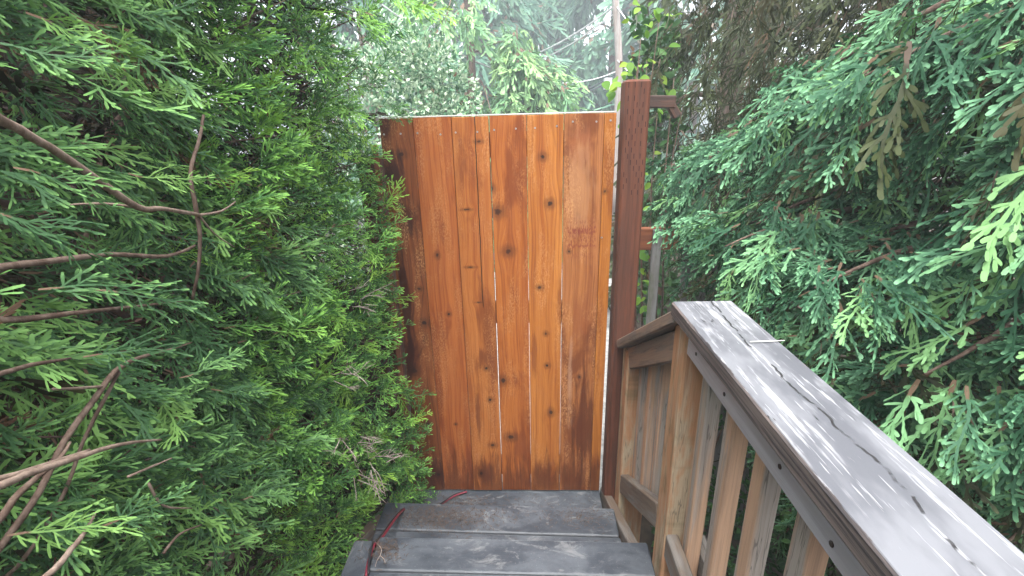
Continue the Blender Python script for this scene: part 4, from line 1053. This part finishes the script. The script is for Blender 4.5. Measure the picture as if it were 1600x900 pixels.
# utility pole and lines
pole_b = onY(967, 125, 10); pole_t = onY(961, -120, 10)
up = thing('utility_pole', 'weathered wooden utility pole rising behind the gate post', 'pole', (pole_b.x, 10, -.22))
limb(up, M['pole'], [(pole_b.x, 10, -.22), tuple(pole_b), tuple(onY(962, 0, 10)), tuple(pole_t)], [.075, .07, .064, .06], 900, 'shaft', 0.02, 12)
board('cable_box', M['line'], onY(949, 140, 9.8), onY(950, 122, 9.8), (1, 0, 0), 0.14, 0.12, up)
def wire(a, b, sag, label, mat, rad=0.012, n=14):
    pts = [a.lerp(b, k / n) - Vector((0, 0, sag * 4 * (k / n) * (1 - k / n))) for k in range(n + 1)]
    o = tube('overhead_cable', mat, pts, rad, None, 6)
    return tag(o, label, 'cable', 'overhead cables at the utility pole')
wire(onY(560, -20, 6), onY(962, 112, 10), 0.52, 'long pale sagging cable running from the top left to the pole', M['line'], 0.010)
wire(onY(820, 165, 14), onY(962, 122, 10), 0.15, 'lowest dark cable reaching the pole from the left', M['line_dark'], 0.016)
wire(onY(800, 180, 13), onY(962, 116, 10), 0.12, 'second lowest dark cable reaching the pole from the left', M['line_dark'], 0.012)
wire(onY(800, 95, 14), onY(962, 8, 10), 0.15, 'upper faint cable climbing to the pole from the left', M['line'], 0.014)
wire(onY(800, 108, 14), onY(962, 20, 10), 0.15, 'lower of the two faint cables climbing to the pole', M['line'], 0.012)
wire(onY(962, 8, 10), onY(1060, 120, 8), 0.05, 'guy wire slanting down right from the upper pole', M['line'], 0.012)
wire(onY(963, 92, 10), onY(1060, 180, 8), 0.05, 'short guy wire slanting down right from mid pole', M['line'], 0.012)

# ------------------------------------------------------------------ small things on the steps
cable = thing('low_voltage_cable', 'red and black twin cable lying along the left of the steps', 'cable', (-0.45, 1.3, 0.36))
cp = [onZ(572, 900, 0.366), onZ(575, 880, 0.367), onZ(585, 850, 0.367), onZ(596, 832, 0.34), onZ(608, 812, 0.25), onZ(625, 794, 0.195), onZ(650, 781, 0.13), onZ(672, 774, 0.03), onZ(700, 767, 0.012)]
cp[-1] = Vector((-0.30, 1.765, 0.014)); cp[-2] = Vector((-0.36, 1.74, 0.010)); cp[-3] = Vector((-0.44, 1.66, 0.012))
cp[-4] = Vector((-0.50, 1.55, 0.06)); cp[-5] = Vector((-0.512, 1.48, 0.187)); cp[-6] = Vector((-0.53, 1.30, 0.19)); cp[3] = Vector((-0.51, 1.19, 0.33))
tube('red_wire', M['red_wire'], cp, 0.0042, cable, 8)
tube('black_wire', M['black_wire'], [p + Vector((0.007 * math.cos(i * 1.1), 0.003, 0.0045 + 0.003 * math.sin(i * 1.1))) for i, p in enumerate(cp)], 0.0036, cable, 8)

rs = random.Random(77)
V, Fc = [], []
def needle(p, l, w):
    a = rs.uniform(0, 6.283); d = Vector((math.cos(a), math.sin(a), rs.uniform(-.1, .15))); s = Vector((-d.y, d.x, 0)) * w
    mid = p + d * l * .5 + s * rs.uniform(-3, 3); e = p + d * l
    b = len(V); h = Vector((0, 0, w * 1.2))
    V.extend([p - s, p + s, mid - s + h, mid + s + h, e]); Fc.extend([(b, b + 1, b + 3, b + 2), (b + 2, b + 3, b + 4)])
for k in range(4200):
    u = rs.random()
    if u < 0.30: p = Vector((rs.gauss(-.34, .11), rs.gauss(1.66, .05), 0.003))
    elif u < 0.60: p = Vector((rs.gauss(-.36, .14), rs.gauss(1.45, .04), 0.183))
    elif u < 0.66: p = Vector((rs.gauss(.20, .08), rs.gauss(1.45, .03), 0.183))
    elif u < 0.86: p = Vector((rs.gauss(-.46, .05), rs.gauss(1.24, .03), 0.183))
    elif u < 0.93: p = Vector((rs.gauss(-.47, .03), rs.gauss(1.14, .03), 0.363))
    else: p = Vector((rs.uniform(-.5, .3), rs.uniform(1.56, 1.76), 0.003))
    z = p.z
    if z < .1 and not (1.53 < p.y < 1.775 and -.55 < p.x < .31): continue
    if .1 < z < .3 and not (1.24 < p.y < 1.50 and -.58 < p.x < .32): continue
    if z > .3 and not (.9 < p.y < 1.172): continue
    needle(p, rs.uniform(.006, .022), rs.uniform(.0004, .0010))
lit = link('needle_litter', mesh_py('needle_litter', V, Fc), M['litter'], Matrix.Identity(4))
tag(lit, 'dry brown needle litter scattered over the grey steps', 'litter', kind='stuff')
tw = thing('fallen_twig', 'small forked dry twig lying on the top step', 'twig', (-0.44, 1.12, 0.363))
tp_ = [onZ(588, 848, .364), onZ(596, 858, .366), onZ(594, 868, .366)]
tube('stem', M['deadwood'], tp_, [.0012, .0012, .001], tw, 5)
tube('fork', M['deadwood'], [tp_[2], onZ(600, 874, .366), onZ(602, 880, .364)], [.001, .0009, .0006], tw, 5)
tube('fork', M['deadwood'], [tp_[2], onZ(589, 876, .366), onZ(586, 886, .364)], [.001, .0009, .0006], tw, 5)

# ------------------------------------------------------------------ air between here and the far trees
hz = NT('pale_air')
pv = hz.n('ShaderNodeVolumePrincipled', {'Color': (0.86, 0.95, 1.0), 'Density': 0.016, 'Anisotropy': 0.2})
hz.t.links.new(pv.outputs[0], hz.out.inputs['Volume'])
x0, x1, y0, y1, z0, z1 = -61, 61, -61, 61, -1.25, HAZE_TOP
hv = [(x, y, z) for z in (z0, z1) for y in (y0, y1) for x in (x0, x1)]
haze = link('haze', mesh_py('haze', hv, [(0, 2, 3, 1), (4, 5, 7, 6), (0, 1, 5, 4), (2, 6, 7, 3), (0, 4, 6, 2), (1, 3, 7, 5)]), hz.mat, Matrix.Identity(4))
tag(haze, 'pale blue haze in the air beyond the gate', kind='stuff')
